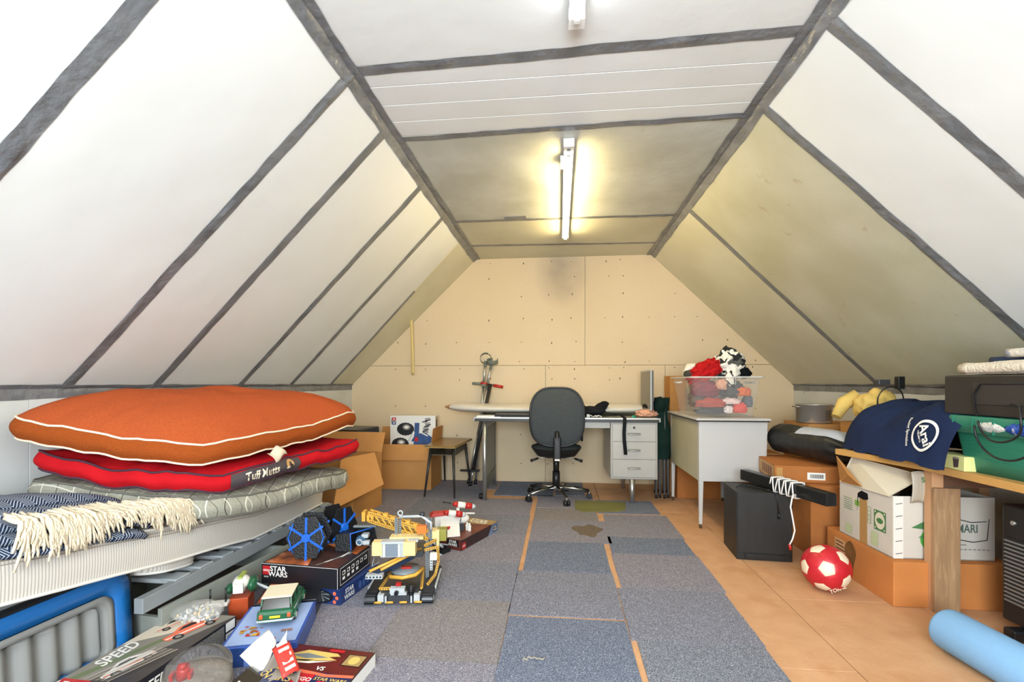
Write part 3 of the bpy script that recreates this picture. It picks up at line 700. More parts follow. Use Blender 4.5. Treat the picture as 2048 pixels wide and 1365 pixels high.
B().box(-.02, .02, -.1325, -.1285, .034, .043).obj('number_plate', mat('plate yellow', '#e3c02c', .4), t, bevel=.001)
for s in (-1, 1):
    B().box(s*.052-.007, s*.052+.007, -.1325, -.125, .033, .050).obj('tail_light', mat('tail light', '#c75a2c', .3), t, bevel=.002)
    B().box(s*.062-.003, s*.062+.003, -.06, .05, .012, .017).obj('sill', K_lg, t, bevel=.001)
    B().cone((s*.043, .128, .038), (s*.043, .135, .038), .011, .010, 14).obj('head_lamp', mat('lamp cream', '#e8e2cc', .3), t)
    for y in (-.083, .085):
        wv = B().cone((s*.052, y, .0205), (s*.070, y, .0205), .0205, .0205, 20).obj('wheel', K_blk, t, bevel=.002)
        B().cone((s*.069, y, .0205), (s*.0715, y, .0205), .0125, .0105, 16).obj('hub_cap', mat('cream plastic', '#efe2c4', .35), wv)
        b = B(); 
        for i in range(9):
            a0 = pi*i/9; a1 = pi*(i+1)/9
            b.hexa([(s*.058, y+r*cos(a), .0205+r*sin(a)) for r, a in ((.023, a0), (.023, a1), (.028, a1), (.028, a0))]+[(s*.073, y+r*cos(a), .0205+r*sin(a)) for r, a in ((.023, a0), (.023, a1), (.028, a1), (.028, a0))])
        b.obj('wheel_arch', K_grn, t)
B().tube([(-.066, .045, .05), (-.066, -.10, .052)], .0015, 5).tube([(.066, .045, .05), (.066, -.10, .052)], .0015, 5).obj('trim_strip', K_lg, t, kind='stuff')

# --- flat box with a yellow starship (front)
W, L_, H_ = .345, .24, .055
t = toybox('flat dark red toy box printed with a yellow craft, nearest the bottom edge', 'box', (-.865, 1.60), W, L_, H_, radians(-5), m=card('#33231f', '#241a1a'))
F = faces(W, L_, H_); p = Pr(F['top']); yw = mat('print sand', '#d9bd6a', .4); nv = card('#1e2f66', '#16244f'); mr = card('#6d1f1a', '#501410')
p.rect(-.168, .168, -.116, .116, mr).rect(-.168, .168, -.116, -.03, nv).poly([(-.168, -.01), (.07, -.035), (.168, -.025), (.168, -.04), (.07, -.05), (-.168, -.03)], sal)
p.poly([(-.165, .0), (-.13, .055), (-.08, .09), (.04, .085), (.06, .07), (.02, .06), (.06, .045), (-.02, .03), (-.02, .015)], yw)
p.poly([(-.13, .05), (-.07, .07), (.02, .055), (-.06, .038)], K_gr).poly([(-.165, .005), (-.05, .02), (.05, .04), (-.03, .012)], C_lgt).poly([(-.15, .02), (-.02, .035), (-.05, .022)], bl)
p.rect(.085, .16, .02, .09, bl).rect(.089, .156, .024, .086, mat('print tan', '#a88a56', .4)).poly(ell(.122, .055, .02, .024), yw)
p.rect(.02, .075, .05, .105, C_red).text('75024', .05, .085, .018, C_lgt) if False else p.rect(.0, .06, .092, .108, C_red)
p.text('STAR', -.095, -.05, .045, yw, 0, 1).text('WARS', -.095, -.083, .045, yw, 0, 1)
p.rect(-.03, .035, -.105, -.045, C_red).text('LEGO', .003, -.075, .026, C_lgt).text('STAR WARS', .10, -.065, .022, yw).rect(.10, .14, -.1, -.085, C_lgt).rect(.06, .09, -.11, -.075, C_red)
p.text('VS', .03, -.012, .03, C_lgt); p.done('top_print', t)
p = Pr(F['right']); p.rect(-.118, .118, -.025, .025, C_wh).poly([(-.118, -.025), (-.08, -.025), (-.11, .025), (-.118, .025)], bl); p.done('side_print', t)

# --- torn open packet with red and white pieces, vacuum dust bin
t = thing('opened_packet', 'torn open white and grey card packet holding red pieces, beside the clear dust bin', 'packaging', (-1.03, 1.50, 0), 0)
def sheetpart(nm, q, m, th=.0016, cur=.0):
    q = [Vector(a) for a in q]; nn = (q[1]-q[0]).cross(q[3]-q[0]).normalized()
    def f(u, v): return q[0]*(1-u)*(1-v)+q[1]*u*(1-v)+q[2]*u*v+q[3]*(1-u)*v+nn*cur*sin(pi*u)*1.0+nn*cur*.6*sin(pi*v)
    return B().grid(f, 10, 8).obj(nm, m, t, solid=th)
cg = card('#8c8379', '#7a7168'); cd = card('#2c2416')
sheetpart('white_flap', [(-.09, .06, .10), (.0, .05, .03), (.01, .12, .12), (-.04, .15, .15)][0:4], C_wh, cur=.012)
sheetpart('small_flap', [(-.02, .14, .07), (.03, .14, .08), (.02, .17, .14), (.01, .17, .12)], C_wh)
sheetpart('grey_side', [(-.01, -.02, .03), (.09, -.04, .02), (.10, .10, .07), (.02, .12, .12)], cg, cur=-.02)
sheetpart('grey_front', [(.05, -.10, .04), (.17, -.08, .03), (.16, .02, .09), (.06, .04, .08)], cg, cur=-.025)
q = sheetpart('red_leaf', [(.03, .06, .13), (.12, -.02, .08), (.15, .03, .085), (.07, .10, .14)], card('#cf3a30'), cur=.01)
for i in range(5): 
    s_ = i/5+.06; A1_ = Vector((.03, .06, .146)).lerp(Vector((.12, -.02, .096)), s_); A2_ = Vector((.07, .10, .156)).lerp(Vector((.15, .03, .101)), s_)
    B().slab([A1_.lerp(A2_, .2), A1_.lerp(A2_, .2)+Vector((.009, -.008, -.005)), A1_.lerp(A2_, .8)+Vector((.009, -.008, -.005)), A1_.lerp(A2_, .8)], .001).obj('white_stripe', C_wh, t)
sheetpart('dark_panel', [(-.07, -.10, .05), (.03, -.11, .03), (.035, .0, .07), (-.03, .03, .085)], cd)
B().text('L', fr((-.02, -.05, .066), (1, -.05, -.1), (0, 1, .3)), .05, 0).obj('letter_print', C_lgt, t)
b = B()
for i in range(10): brick(b, R.uniform(0, .1), R.uniform(-.08, .05), R.uniform(.005, .05), .03, .012, .01, 0)
b.obj('red_pieces', K_red, t, kind='stuff')
B().box(-.06, .12, -.12, .12, 0, .012).obj('tray', cg, t, bevel=.002)
t = thing('dust_bin', 'clear vacuum dust bin with grey fluff and red parts beside the race car box', 'dust bin', (-1.205, 1.475, .0), radians(15))
M_clr = mat('clear plastic', '#f4f2f0', .08, trans=.95, spec=.4); M_clr.node_tree.nodes['Principled BSDF'].inputs['IOR'].default_value = 1.08
Mb = MT(0, 0, .012, 0, radians(14), radians(6))
b = B(); b.lathe([(.094, 0), (.098, .02), (.098, .115), (.09, .125), (.0, .128)], 40, 0, Mb); b.obj('clear_bowl', M_clr, t)
b = B(); b.lathe([(.0, .0), (.096, .0), (.101, .012), (.101, .05), (.0965, .055), (.0965, .004)], 40, 0, Mb); b.obj('grey_ring', mat('taupe plastic', '#6f6761', .35), t)
b = B(); b.lathe([(.001, .064), (.03, .070), (.07, .064), (.0935, .05), (.0935, .045)], 36, 0, Mb)
for v in b.v: v.z += .006*fbm(v, 30, 3)
b.obj('dust', mat('grey fluff', '#8d8275', .98, n=(30, '#6c6257', .8), bump=(60, .6)), t)
b = B(); b.cone(Mb @ Vector((-.045, .0, .07)), Mb @ Vector((-.045, 0, .112)), .02, .018, 16).cone(Mb @ Vector((-.06, 0, .112)), Mb @ Vector((-.035, 0, .112)), .012, .012, 12)
b.obj('red_valve', K_red, t)
b = B(); b.box(-.065, -.055, -.012, .012, .058, .095, 0, Mb @ MT(0, 0, 0, 0, .0, -.2)).box(-.028, -.018, -.012, .012, .058, .095, 0, Mb); b.obj('red_arm', K_red, t)
b = B(); b.lathe([(.026, -.012), (.028, .012), (.022, .012), (.020, -.012)], 20, 0, Mb @ MT(-.115, -.02, .03, 0, radians(90), 0)); b.obj('spout', mat('taupe plastic', '#6f6761', .35), t)
b = B(); b.box(-.096, .096, -.0012, .0012, .055, .12, 0, Mb); b.obj('divider', M_clr, t)

# --- bag of loose pieces and small green and white craft behind the race car box
t = thing('bag_of_pieces', 'clear bag of grey and cream pieces on the race car box', 'bag', (-1.50, 1.83, .086), 0)
b = B()
for i in range(150):
    a = R.uniform(0, 2*pi); r = sqrt(R.random()); x, y = .085*r*cos(a), .055*r*sin(a); z = .004+(.042*(1-r*r))*R.random()
    M = MT(x, y, z, R.uniform(0, 6), R.uniform(0, 3), R.uniform(0, 3)); s_ = R.uniform(.004, .009); b.box(-s_, s_, -s_*.6, s_*.6, -s_*.4, s_*.4, R.choice((0, 0, 1, 2, 3)), M)
b.obj('pieces', [K_lg, K_gr, K_tan, K_wh], t, kind='stuff')
b = B(); b.ball((0, 0, .026), (.105, .075, .034), 4, 0, fn=lambda p: p*(1+.12*fbm(p, 4, 3)) if p.z > -.2 else Vector((p.x, p.y, max(p.z, -.72))))
b.obj('bag_film', mat('thin film', '#e9e4e0', .15, alpha=.28, spec=.8), t)
t = thing('toy_spaceship', 'small green and white toy spaceship standing behind the bag of pieces', 'toy spaceship', (-1.44, 2.02, .0), radians(20))
b = B(); b.ball((0, 0, .155), (.036, .05, .03), 3, 0).box(-.02, .02, -.055, .0, .125, .165, 0); b.obj('hull', K_wh, t)
b = B(); b.ball((.045, .01, .14), (.022, .045, .034), 3); b.obj('engine_pod', K_grn, t)
b = B(); b.ball((-.045, .0, .13), (.02, .035, .022), 3); b.obj('engine_pod', K_grn, t)
B().box(-.010, .010, -.03, .05, .178, .188).obj('fin', mat('lime plastic', '#9fae4a', .35), t, bevel=.002)
B().tube([(.06, .0, .145), (.14, -.03, .115)], .0045, 8).obj('cannon', K_lg, t)
B().tube([(.06, .02, .13), (.13, .0, .10)], .004, 8).obj('cannon', K_lg, t)
B().box(-.04, .04, -.05, .05, 0, .10).obj('stand_block', C_org, t, bevel=.002)
for s in (-1, 1): B().tube([(-.07+s*.03, -.08, .10), (-.07+s*.03, -.08, .165)], .004, 7).obj('antenna', K_blk, t)
B().box(-.12, -.03, -.095, -.055, .09, .105).obj('wing', K_wh, t, bevel=.002)

# --- blue box, big black box, fighters
W, L_, H_ = .37, .33, .079
t = toybox('dark blue toy box underneath the big black box', 'box', (-1.19, 2.34), W, L_, H_, radians(-9), m=card('#27407c', '#1b2c5c'))
F = faces(W, L_, H_); p = Pr(F['front']); p.poly(ell(.07, 0, .075, .032), bl)
for i in range(16): a = radians(i*22); p.poly([(.07+.065*cos(a), .027*sin(a)), (.07+.06*cos(a+.3), .025*sin(a+.3)), (.07+.02*cos(a+2), .008*sin(a+2))], K_gr if i % 2 else K_dk)
for x, y in ((.155, .02), (.155, -.02), (.168, .0)): p.poly(ell(x, y, .009), sal)
p.done('end_print', t); p = Pr(F['right']); p.text('STAR', -.09, .014, .03, C_lgt).text('WARS', -.09, -.014, .03, C_lgt)
for i in range(4): p.poly(ell(.0+i*.035, 0, .013, .02), card('#46609e'))
p.done('side_print', t)
W, L_, H_ = .41, .32, .10
t = toybox('big black toy box with an orange planet on its lid, atop the blue box', 'box', (-1.235, 2.325), W, L_, H_, radians(-5), z=.0795, m=C_blk)
F = faces(W, L_, H_); p = Pr(F['front']); p.rect(-.197, -.158, -.005, .038, C_red).text('LEGO', -.1775, .016, .014, C_lgt).text('STAR', -.114, .025, .034, C_lgt, 0, 1.1).text('WARS', -.114, -.001, .034, C_lgt, 0, 1.1).text('10131', -.178, -.015, .011, C_lgt).rect(-.204, .204, .0475, .0495, C_wh).rect(.202, .204, -.049, .05, C_wh)
p.done('end_print', t)
p = Pr(F['right']); fw = [(-.135, -.035), (.135, -.035), (.135, .038), (-.135, .038)]
p.rect(-.14, .145, -.04, .042, C_wh).rect(-.1375, .1425, -.0375, .0395, C_blk)
for i in range(6): p.rect(-.12+i*.042, -.12+i*.042+.026, .002, .022, C_lgt).rect(-.117+i*.042, -.117+i*.042+.016, .006, .018, bl).rect(-.12+i*.042, -.12+i*.042+.022, -.02, -.006, C_lgt if i < 4 else bl)
p.done('side_print', t)
M_pl = mat('printed planet', '#5a3226', .4, n=(5, '#e67a38', 1, .38, .55), n2=(9, '#f6c090', .9, .58, .72))
p = Pr(F['top']); p.rect(-.2, .2, -.155, .155, mat('print dusk', '#2b2528', .4, n=(6, '#6b3a2a', .9, .45, .7))).poly([(-.195, -.15), (.04, -.15), (-.02, .0), (-.1, .08), (-.195, .1)], M_pl).poly([(-.05, .15), (.195, .15), (.195, .03), (.1, .07)], M_pl)
for i in range(5): p.poly([(.07+i*.02, -.14+i*.04), (.085+i*.02, -.135+i*.04), (.15, .0+i*.02), (.14, .0+i*.02)], C_wh if i % 2 else K_gr)
p.done('top_print', t)
# generic toy fighters: six sided dark vanes with blue bars joined by a round cockpit
def hexpts(rx, ry, n=6, a0=30): return [(rx*cos(radians(a0+i*360/n)), ry*sin(radians(a0+i*360/n))) for i in range(n)]
def vane(t, M, rx, ry, bars, name='vane', hub=True):
    v = B().prism(hexpts(rx, ry, 6, 0), M @ MT(0, 0, -.003), .006).obj(name, mat('ribbed black', '#0d0f14', .45, bump=(120, .3)), t, bevel=.001)
    b = B()
    for a, r0, r1 in bars:
        a = radians(a); d = Vector((cos(a)*rx, sin(a)*ry, 0)); pz = Vector((-sin(a), cos(a), 0))*.0055; 
        k = [d*r0-pz, d*r1-pz, d*r1+pz, d*r0+pz]; b.hexa([M @ q for q in k]+[M @ (q+Vector((0, 0, .007))) for q in k])
        for i in range(5):
            c = d*(r0+(r1-r0)*(i+.5)/5); b.cone(M @ (c+Vector((0, 0, .007))), M @ (c+Vector((0, 0, .009))), .003, .003, 7)
    for a in (20, 160, 200, 340):
        A_ = Vector((rx*.88*cos(radians(a-24)), ry*.88*sin(radians(a-24)), 0)); B_ = Vector((rx*.88*cos(radians(a+24)), ry*.88*sin(radians(a+24)), 0)); 
        if rx > .09: b.tube([M @ (A_+Vector((0, 0, .005))), M @ (B_+Vector((0, 0, .005)))], .0035, 6)
    b.obj('blue_bar', K_blu, v, kind='stuff')
    if hub:
        h = B().cone(M @ Vector((0, 0, .003)), M @ Vector((0, 0, .013)), .024, .02, 14).obj('hub', K_blu, v)
        B().lathe([(.006, .0), (.008, .0), (.008, .003), (.006, .003), (.006, 0)], 14, 0, M @ MT(0, 0, .013)).obj('hub_ring', K_lg, v) if False else None
def fighter(loc, rz, label, rx=.098, ry=.118, gap=.11, tilt=0):
    t = thing('toy_spacecraft', label, 'toy spaceship', loc, 0); t.rotation_euler = (tilt, 0, rz)
    zc = ry*.866+.004
    for s in (-1, 1):
        M = MT(0, s*gap/2, zc) @ (fr((0, 0, 0), (1, 0, 0), (0, 0, 1)) if s < 0 else fr((0, 0, 0), (-1, 0, 0), (0, 0, 1)))
        vane(t, M, rx, ry, [(90, .2, .85), (270, .2, .95), (30, .2, .95), (150, .2, .95), (210, .2, .95), (330, .2, .95)])
    B().ball((0, 0, zc), (.024, .028, .026), 3).obj('cockpit', K_gr, t)
    b = B(); b.cone((0, -gap/2, zc), (0, gap/2, zc), .009, .009, 10); b.obj('axle', K_dk, t)
    b = B()
    for i in range(6): a = i*pi/3; b.box(-.006, .006, -.012, .012, .02, .032, 0, MT(0, -.002, zc, 0, 0, a))
    b.obj('grey_block', K_lg, t, kind='stuff')
    return t
fighter((-1.265, 2.29, .1805), radians(12), 'blue and black toy spacecraft with hexagonal wings, nearest on the black lid', tilt=radians(-3))
fighter((-1.20, 2.47, .1805), radians(62), 'black toy spacecraft with hexagonal wings standing behind the blue barred one', rx=.085, ry=.118, gap=.10)
t = thing('toy_spacecraft', 'low dark blue toy spacecraft at the back right of the black lid', 'toy spaceship', (-1.085, 2.43, .1805), radians(8))
b = B(); b.hexa([(-.09, -.05, .0), (.0, -.06, .0), (.0, .05, .0), (-.09, .05, .0), (-.09, -.045, .085), (-.01, -.05, .095), (-.01, .05, .095), (-.09, .045, .085)]); b.obj('vane', mat('ribbed black', '#0d0f14', .45, bump=(120, .3)), t, bevel=.002)
B().tube([(-.005, -.058, .01), (-.012, -.05, .09), (.09, .03, .10)], .004, 7).obj('blue_edge', K_blu, t)
B().ball((.035, -.02, .045), (.028, .03, .028), 3).obj('cockpit', mat('blue grey plastic', '#41617d', .35), t)
B().lathe([(.012, -.002), (.017, -.002), (.017, .003), (.012, .003), (.012, -.002)], 18, 0, MT(.035, -.05, .045, 0, radians(90))).obj('window_ring', K_lg, t)
B().box(.04, .075, -.03, .01, .06, .08).box(.05, .085, -.045, -.02, .03, .05).obj('grey_block', K_lg, t, bevel=.002, kind='stuff')
B().hexa([(.0, .05, .0), (.11, .04, .0), (.11, .05, .0), (.0, .06, .0), (-.02, .05, .10), (.09, .04, .10), (.09, .05, .10), (-.02, .06, .10)]).obj('vane', K_blk, t, bevel=.002)
B().box(-.02, .10, .03, .05, .098, .108).obj('grey_rail', K_gr, t, bevel=.002)
b = B().box(-.10, .06, .12, .13, .125, .14); b.obj('black_rod', K_blk, t, bevel=.002) if False else None

# --- yellow and grey brick-built crawler crane
t = thing('toy_crane', 'yellow and grey brick-built toy crawler crane on black tracks', 'toy crane', (-.785, 2.365, 0), radians(8))
for s in (-1, 1):
    x0 = s*.135
    b = B(); path = []
    for i in range(10): a = pi/2+pi*i/9; path.append((.19*-1+.026*cos(a)+.02, .028+.024*sin(a)))
    for i in range(10): a = -pi/2+pi*i/9; path.append((.17+.026*cos(a)-.0, .028+.024*sin(a)))
    b.prism(path, fr((x0-.024, 0, 0), (0, 1, 0), (0, 0, 1)), .048); tk = b.obj('track_frame', K_dk, t, bevel=.001)
    # shoes round the path
    P = [Vector((0, a, c)) for a, c in path]; L0 = [0]
    for i in range(len(P)): L0.append(L0[-1]+(P[(i+1) % len(P)]-P[i]).length)
    N_ = 54
    for k in range(N_):
        d = L0[-1]*k/N_; i = max(j for j in range(len(P)) if L0[j] <= d); a = P[i]; c = P[(i+1) % len(P)]; u_ = (c-a).normalized(); q = a+u_*(d-L0[i]); M = fr((x0, q.y, q.z), (1, 0, 0), u_)
        if k == 0:
            sh = B().box(-.026, .026, -.0035, .0035, -.002, .004); sh.box(-.026, .026, -.001, .001, .004, .0055)
            so = sh.obj('track_shoe', K_blk, tk); so.matrix_local = M; s0 = so
        else:
            so = s0.copy(); COL.objects.link(so); so.parent = tk; so.matrix_local = M
    for i, y in enumerate((-.16, -.08, 0, .08, .16)):
        B().cone((x0+s*.025, y, .028), (x0+s*.029, y, .028), .014, .012, 14).obj('road_wheel', K_gr, tk)
    b = B(); beam(b, (x0+s*.028, -.10, .05), (x0+s*.03, .12, .052), m=0, side=Vector((s, 0, 0))); b.obj('side_rail', [K_lg, K_dk], t)
def part(nm, fn, mats=None, **k):
    b = B(); fn(b); return b.obj(nm, mats or [K_yel, K_dk], t, **k)
part('undercarriage', lambda b: [b.box(-.11, .11, -.15, .16, .02, .045), brick(b, -.09, -.17, .045, .18, .05, .012), brick(b, -.05, -.185, .02, .10, .02, .03)], [K_dk])
part('yellow_frame', lambda b: [beam(b, (-.10, -.14, .065), (-.075, .04, .085)), beam(b, (.10, -.14, .065), (.08, .06, .085)), beam(b, (-.10, -.145, .068), (.02, -.145, .068)), beam(b, (-.075, .03, .088), (.08, .05, .088))], kind='stuff')
part('yellow_arch', lambda b: b.tube([(-.08, -.03, .09), (-.06, -.075, .095), (0, -.095, .098), (.06, -.08, .105), (.09, -.03, .115)], .010, 6))
part('front_block', lambda b: [brick(b, -.045, -.175, .055, .07, .03, .025), b.box(-.04, .035, -.18, -.16, .05, .06)], [K_lg])
part('red_piece', lambda b: brick(b, -.02, -.16, .085, .025, .02, .012), [K_red])
part('knob', lambda b: b.cone((-.012, -.178, .062), (-.012, -.195, .062), .011, .009, 12), [K_blk])
part('worm_gear', lambda b: b.tube([(.055, -.165, .03), (.055, -.165, .095)], [.014]*2, 12), [K_blk])
for i in range(6): part('gear_ring', lambda b: b.lathe([(.013, 0), (.018, .001), (.018, .004), (.013, .005)], 14, 0, MT(.055, -.165, .033+i*.010)), [K_blk])
for x in (-.10, -.045, .02, .09): part('axle_tip', lambda b: b.tube([(x-.015, -.192, .022), (x+.02, -.192, .022)], .0055, 7), [K_yel])
for s in (-1, 1): part('grey_bracket', lambda b: [b.box(s*.085-.014, s*.085+.014, -.19, -.15, .022, .056), b.box(s*.06-.004, s*.06+.004, -.195, -.185, .02, .05)], [K_lg], kind='stuff')
part('turntable', lambda b: b.lathe([(.0, .09), (.07, .09), (.072, .1), (.07, .112), (.0, .112)], 28), [K_gr])
part('red_lever', lambda b: b.box(-.02, .03, -.02, .0, .112, .122), [K_red])
# dark blue ramp plates with yellow edges
def ramp(b):
    for o in (0, .055): b.hexa([(-.15+o, -.115+o, .125), (-.11+o, -.135+o, .125), (.055+o*.4, .03, .17), (.02+o*.4, .05, .17), (-.15+o, -.115+o, .148), (-.11+o, -.135+o, .148), (.055+o*.4, .03, .195), (.02+o*.4, .05, .195)])
part('ramp_plate', ramp, [mat('navy plastic', '#22314a', .35)], kind='stuff')
for o in (0, .05): part('ramp_edge', lambda b: b.tube([(-.15+o, -.14+o*.3, .15), (.06+o*.3, .02, .20)], .0075, 6), [K_yel])
part('ramp_end', lambda b: [b.box(-.165, -.085, -.155, -.115, .118, .136)]+[b.cone((-.158+i*.016, -.156, .127), (-.158+i*.016, -.153, .127), .005, .005, 8, 1) for i in range(5)], [K_lg, K_dk])
# cab block
part('superstructure', lambda b: b.box(-.06, .09, -.03, .13, .175, .20), [K_dk])
part('counterweight', lambda b: brick(b, -.155, -.075, .20, .05, .055, .066, p=.012), [K_tan], bevel=.001)
part('counterweight', lambda b: brick(b, .0, -.08, .20, .06, .06, .068, p=.012), [K_tan], bevel=.001)
part('cab', lambda b: [b.box(-.115, .01, -.07, -.02, .19, .268), b.box(-.11, .005, -.078, -.07, .258, .27)], [K_lg], bevel=.002)
part('cab_screen', lambda b: b.box(-.088, -.025, -.082, -.069, .198, .255), [mat('screen grey', '#7b8692', .3)], bevel=.002)
part('screen_edge', lambda b: [b.box(-.098, -.088, -.081, -.068, .196, .258), b.box(-.025, -.015, -.081, -.068, .196, .258)], [K_wh], kind='stuff')
part('deck', lambda b: brick(b, -.08, -.02, .262, .17, .06, .012), [K_tan])
part('pale_deck', lambda b: brick(b, .02, -.06, .262, .05, .04, .008), [K_lg])
for x, y in ((-.055, .03), (.105, .03)):
    part('mast_beam', lambda b: [beam(b, (x, y, .18 if x < 0 else .02), (x, y, .36), .012, .016), beam(b, (x+.016, y+.02, .18), (x+.016, y+.02, .35), .01, .012)], [K_gr, K_dk], kind='stuff')
part('top_beam', lambda b: b.tube([(-.04, .03, .365), (.075, .03, .367), (.125, .02, .335), (.125, .02, .30)], .0075, 6), [K_lg])
part('hook_ring', lambda b: b.lathe([(.009, -.003), (.015, -.003), (.015, .003), (.009, .003), (.009, -.003)], 16, 0, MT(-.035, .03, .384, 0, radians(90))), [K_lg])
part('pulley', lambda b: b.lathe([(.0, -.006), (.014, -.006), (.010, 0), (.014, .006), (0, .006)], 14, 0, MT(.078, .03, .375, 0, radians(90))), [K_dk])
def boom(b):
    A_, E_ = Vector((.11, .04, .27)), Vector((-.22, .13, .345))
    for oy, oz in ((-.022, -.020), (-.022, .022), (.022, -.020), (.022, .022)): beam(b, A_+Vector((0, oy, oz)), E_+Vector((0, oy, oz)), .010, .016)
    for i in range(9):
        c = A_.lerp(E_, i/9); d = A_.lerp(E_, (i+1)/9); b.tube([c+Vector((0, -.026, -.020)), d+Vector((0, -.026, .022))], .005, 5, 0); 
    for i in range(7): c = A_.lerp(E_, (i+.5)/8); brick(b, c.x-.018, c.y-.018, c.z+.02, .022, .03, .012+.006*(i % 3), 0)
part('boom', boom, kind='stuff')
part('boom_head', lambda b: [brick(b, -.25, .09, .325, .018, .05, .05), brick(b, -.225, .095, .325, .014, .05, .032), b.box(-.205, -.19, .10, .14, .33, .37)], [K_yel], kind='stuff')
part('orange_block', lambda b: brick(b, .055, -.005, .285, .05, .03, .04), [mat('plastic orange', '#d9762c', .35)])
part('yellow_side_arm', lambda b: [beam(b, (.10, -.04, .215), (.165, -.03, .225)), beam(b, (.165, -.03, .225), (.168, -.01, .165)), beam(b, (.10, -.035, .235), (.15, .02, .245))], kind='stuff')
part('olive_box', lambda b: b.box(.15, .20, .06, .12, .225, .285), [mat('olive plastic', '#8f8a3c', .4)], bevel=.002)
part('tan_box', lambda b: [brick(b, .10, .05, .24, .05, .07, .04), b.box(.15, .165, .04, .06, .18, .29)], [K_tan])
part('white_block', lambda b: brick(b, .125, -.02, .155, .035, .02, .035), [K_wh])
part('yellow_rail', lambda b: [beam(b, (.125, -.11, .07), (.155, -.04, .09)), beam(b, (.155, -.04, .09), (.165, .02, .14)), beam(b, (.165, .02, .14), (.15, .01, .175))], kind='stuff')
part('grey_column', lambda b: [beam(b, (.13, -.005, .10), (.13, -.005, .155), .014, .014), b.tube([(-.15, -.04, .19), (-.15, -.09, .155), (-.12, -.06, .165)], .002, 6)], [K_lg, K_dk], kind='stuff')

# --- maroon box, red and white gunship, black engine
W, L_, H_ = .26, .47, .072
t = toybox('maroon toy box lettered STAR WARS beyond the crane, carrying the red and white craft', 'box', (-.645, 3.185), W, L_, H_, radians(-22), m=card('#3b211f', '#291718'))
F = faces(W, L_, H_); p = Pr(F['top']); p.rect(-.128, .128, -.23, .23, mat('print rust', '#8a4a34', .4, n=(8, '#5d3226', .8))).poly([(.0, .1), (.128, .14), (.128, .23), (-.128, .23), (-.128, .16)], mat('print tan', '#a88a56', .4))
p.text('STAR', -.0, .19, .06, C_lgt).text('WARS', -.0, .15, .06, C_lgt); p.done('top_print', t)
p = Pr(F['right']); p.poly([(.09, -.035), (.234, -.035), (.234, .035), (.15, .035)], card('#6d7f9f')).rect(.16, .22, -.022, .022, C_blk).text('STAR', .19, .009, .018, C_lgt).text('WARS', .19, -.009, .018, C_lgt).rect(-.225, -.185, -.025, .015, C_red).text('LEGO', -.205, -.005, .014, C_lgt); p.done('side_print', t)
p = Pr(F['front']); p.rect(-.13, .13, -.034, .034, card('#5c2a20')).rect(.02, .11, -.01, .032, bl).text('STAR', .065, .02, .024, C_lgt).text('WARS', .065, .0, .024, C_lgt).rect(-.05, .0, -.03, -.005, C_lgt); p.done('end_print', t)
t = thing('toy_spaceship', 'red and white toy spaceship with striped engine pods perched on the maroon box', 'toy spaceship', (-.70, 3.13, .073), radians(25))
b = B(); b.hexa([(-.14, -.03, .04), (.0, -.04, .02), (.0, .05, .02), (-.14, .05, .04), (-.14, -.02, .115), (-.01, -.03, .105), (-.01, .04, .105), (-.14, .04, .115)]); b.obj('hull', K_wh, t, bevel=.004)
B().ball((.045, .005, .07), (.055, .036, .036), 3).obj('nose', K_wh, t)
B().hexa([(-.13, -.14, .0), (.0, -.155, .002), (.02, -.03, .085), (-.10, -.02, .09), (-.13, -.14, .006), (.0, -.155, .008), (.02, -.03, .092), (-.10, -.02, .097)]).obj('wing', K_wh, t, bevel=.001)
B().hexa([(-.10, -.1, .04), (-.06, -.105, .04), (-.05, -.09, .048), (-.09, -.085, .048), (-.10, -.1, .046), (-.06, -.105, .046), (-.05, -.09, .054), (-.09, -.085, .054)]).obj('wing_mark', K_red, t)
B().hexa([(-.17, -.03, .105), (-.02, -.035, .11), (-.02, .02, .12), (-.17, .03, .115), (-.15, -.025, .13), (-.03, -.03, .13), (-.03, .015, .135), (-.15, .02, .135)]).obj('roof_panel', K_red, t, bevel=.003)
def pod(p0, p1, r):
    p0 = Vector(p0); p1 = Vector(p1); d = p1-p0
    pd = B().cone(p0+d*.3, p0+d*.6, r, r, 14).obj('pod', K_wh, t); B().cone(p0+d*.1, p0+d*.3, r*.6, r*1.02, 14).obj('red_band', K_red, pd); B().cone(p0+d*.6, p0+d*.86, r*1.02, r, 14).obj('red_band', K_red, pd); B().cone(p0+d*.86, p1, r*.9, r*.5, 12).obj('nozzle', K_lg, pd)
B().box(-.02, .03, -.03, .075, .095, .104).obj('cross_wing', K_wh, t, bevel=.002); B().box(.02, .04, .035, .055, .095, .135).obj('pylon', K_wh, t, bevel=.002)
pod((-.10, -.03, .135), (.06, -.055, .11), .021); pod((-.02, .06, .165), (.15, .03, .135), .021)
B().tube([(-.07, .07, .176), (-.015, .06, .165)], .0035, 7).obj('gun', K_blk, t)
B().tube([(.05, .03, .1), (.14, .01, .095)], .006, 7).obj('spar', K_wh, t)
B().box(.02, .05, -.05, -.01, .0, .05).obj('landing_leg', K_dk, t, bevel=.002)
B().box(-.06, -.03, -.02, .03, -.0, .03).obj('landing_leg', K_dk, t, bevel=.002)
for x, y, z in ((.075, -.035, 0), (.085, -.06, 0)): 
    B().box(x-.009, x+.009, y-.006, y+.006, z, z+.022).box(x-.010, x+.010, y-.005, y+.005, z+.022, z+.04).box(x-.006, x+.006, y-.006, y+.006, z+.041, z+.053).obj('pilot_figure', K_wh, t, bevel=.001)
B().box(.03, .034, -.036, -.03, .06, .085).obj('cockpit_mark', K_blk, t)
t = thing('toy_engine', 'small black and chrome toy engine between the crane and the maroon box', 'toy engine', (-.735, 2.90, 0), radians(-30))
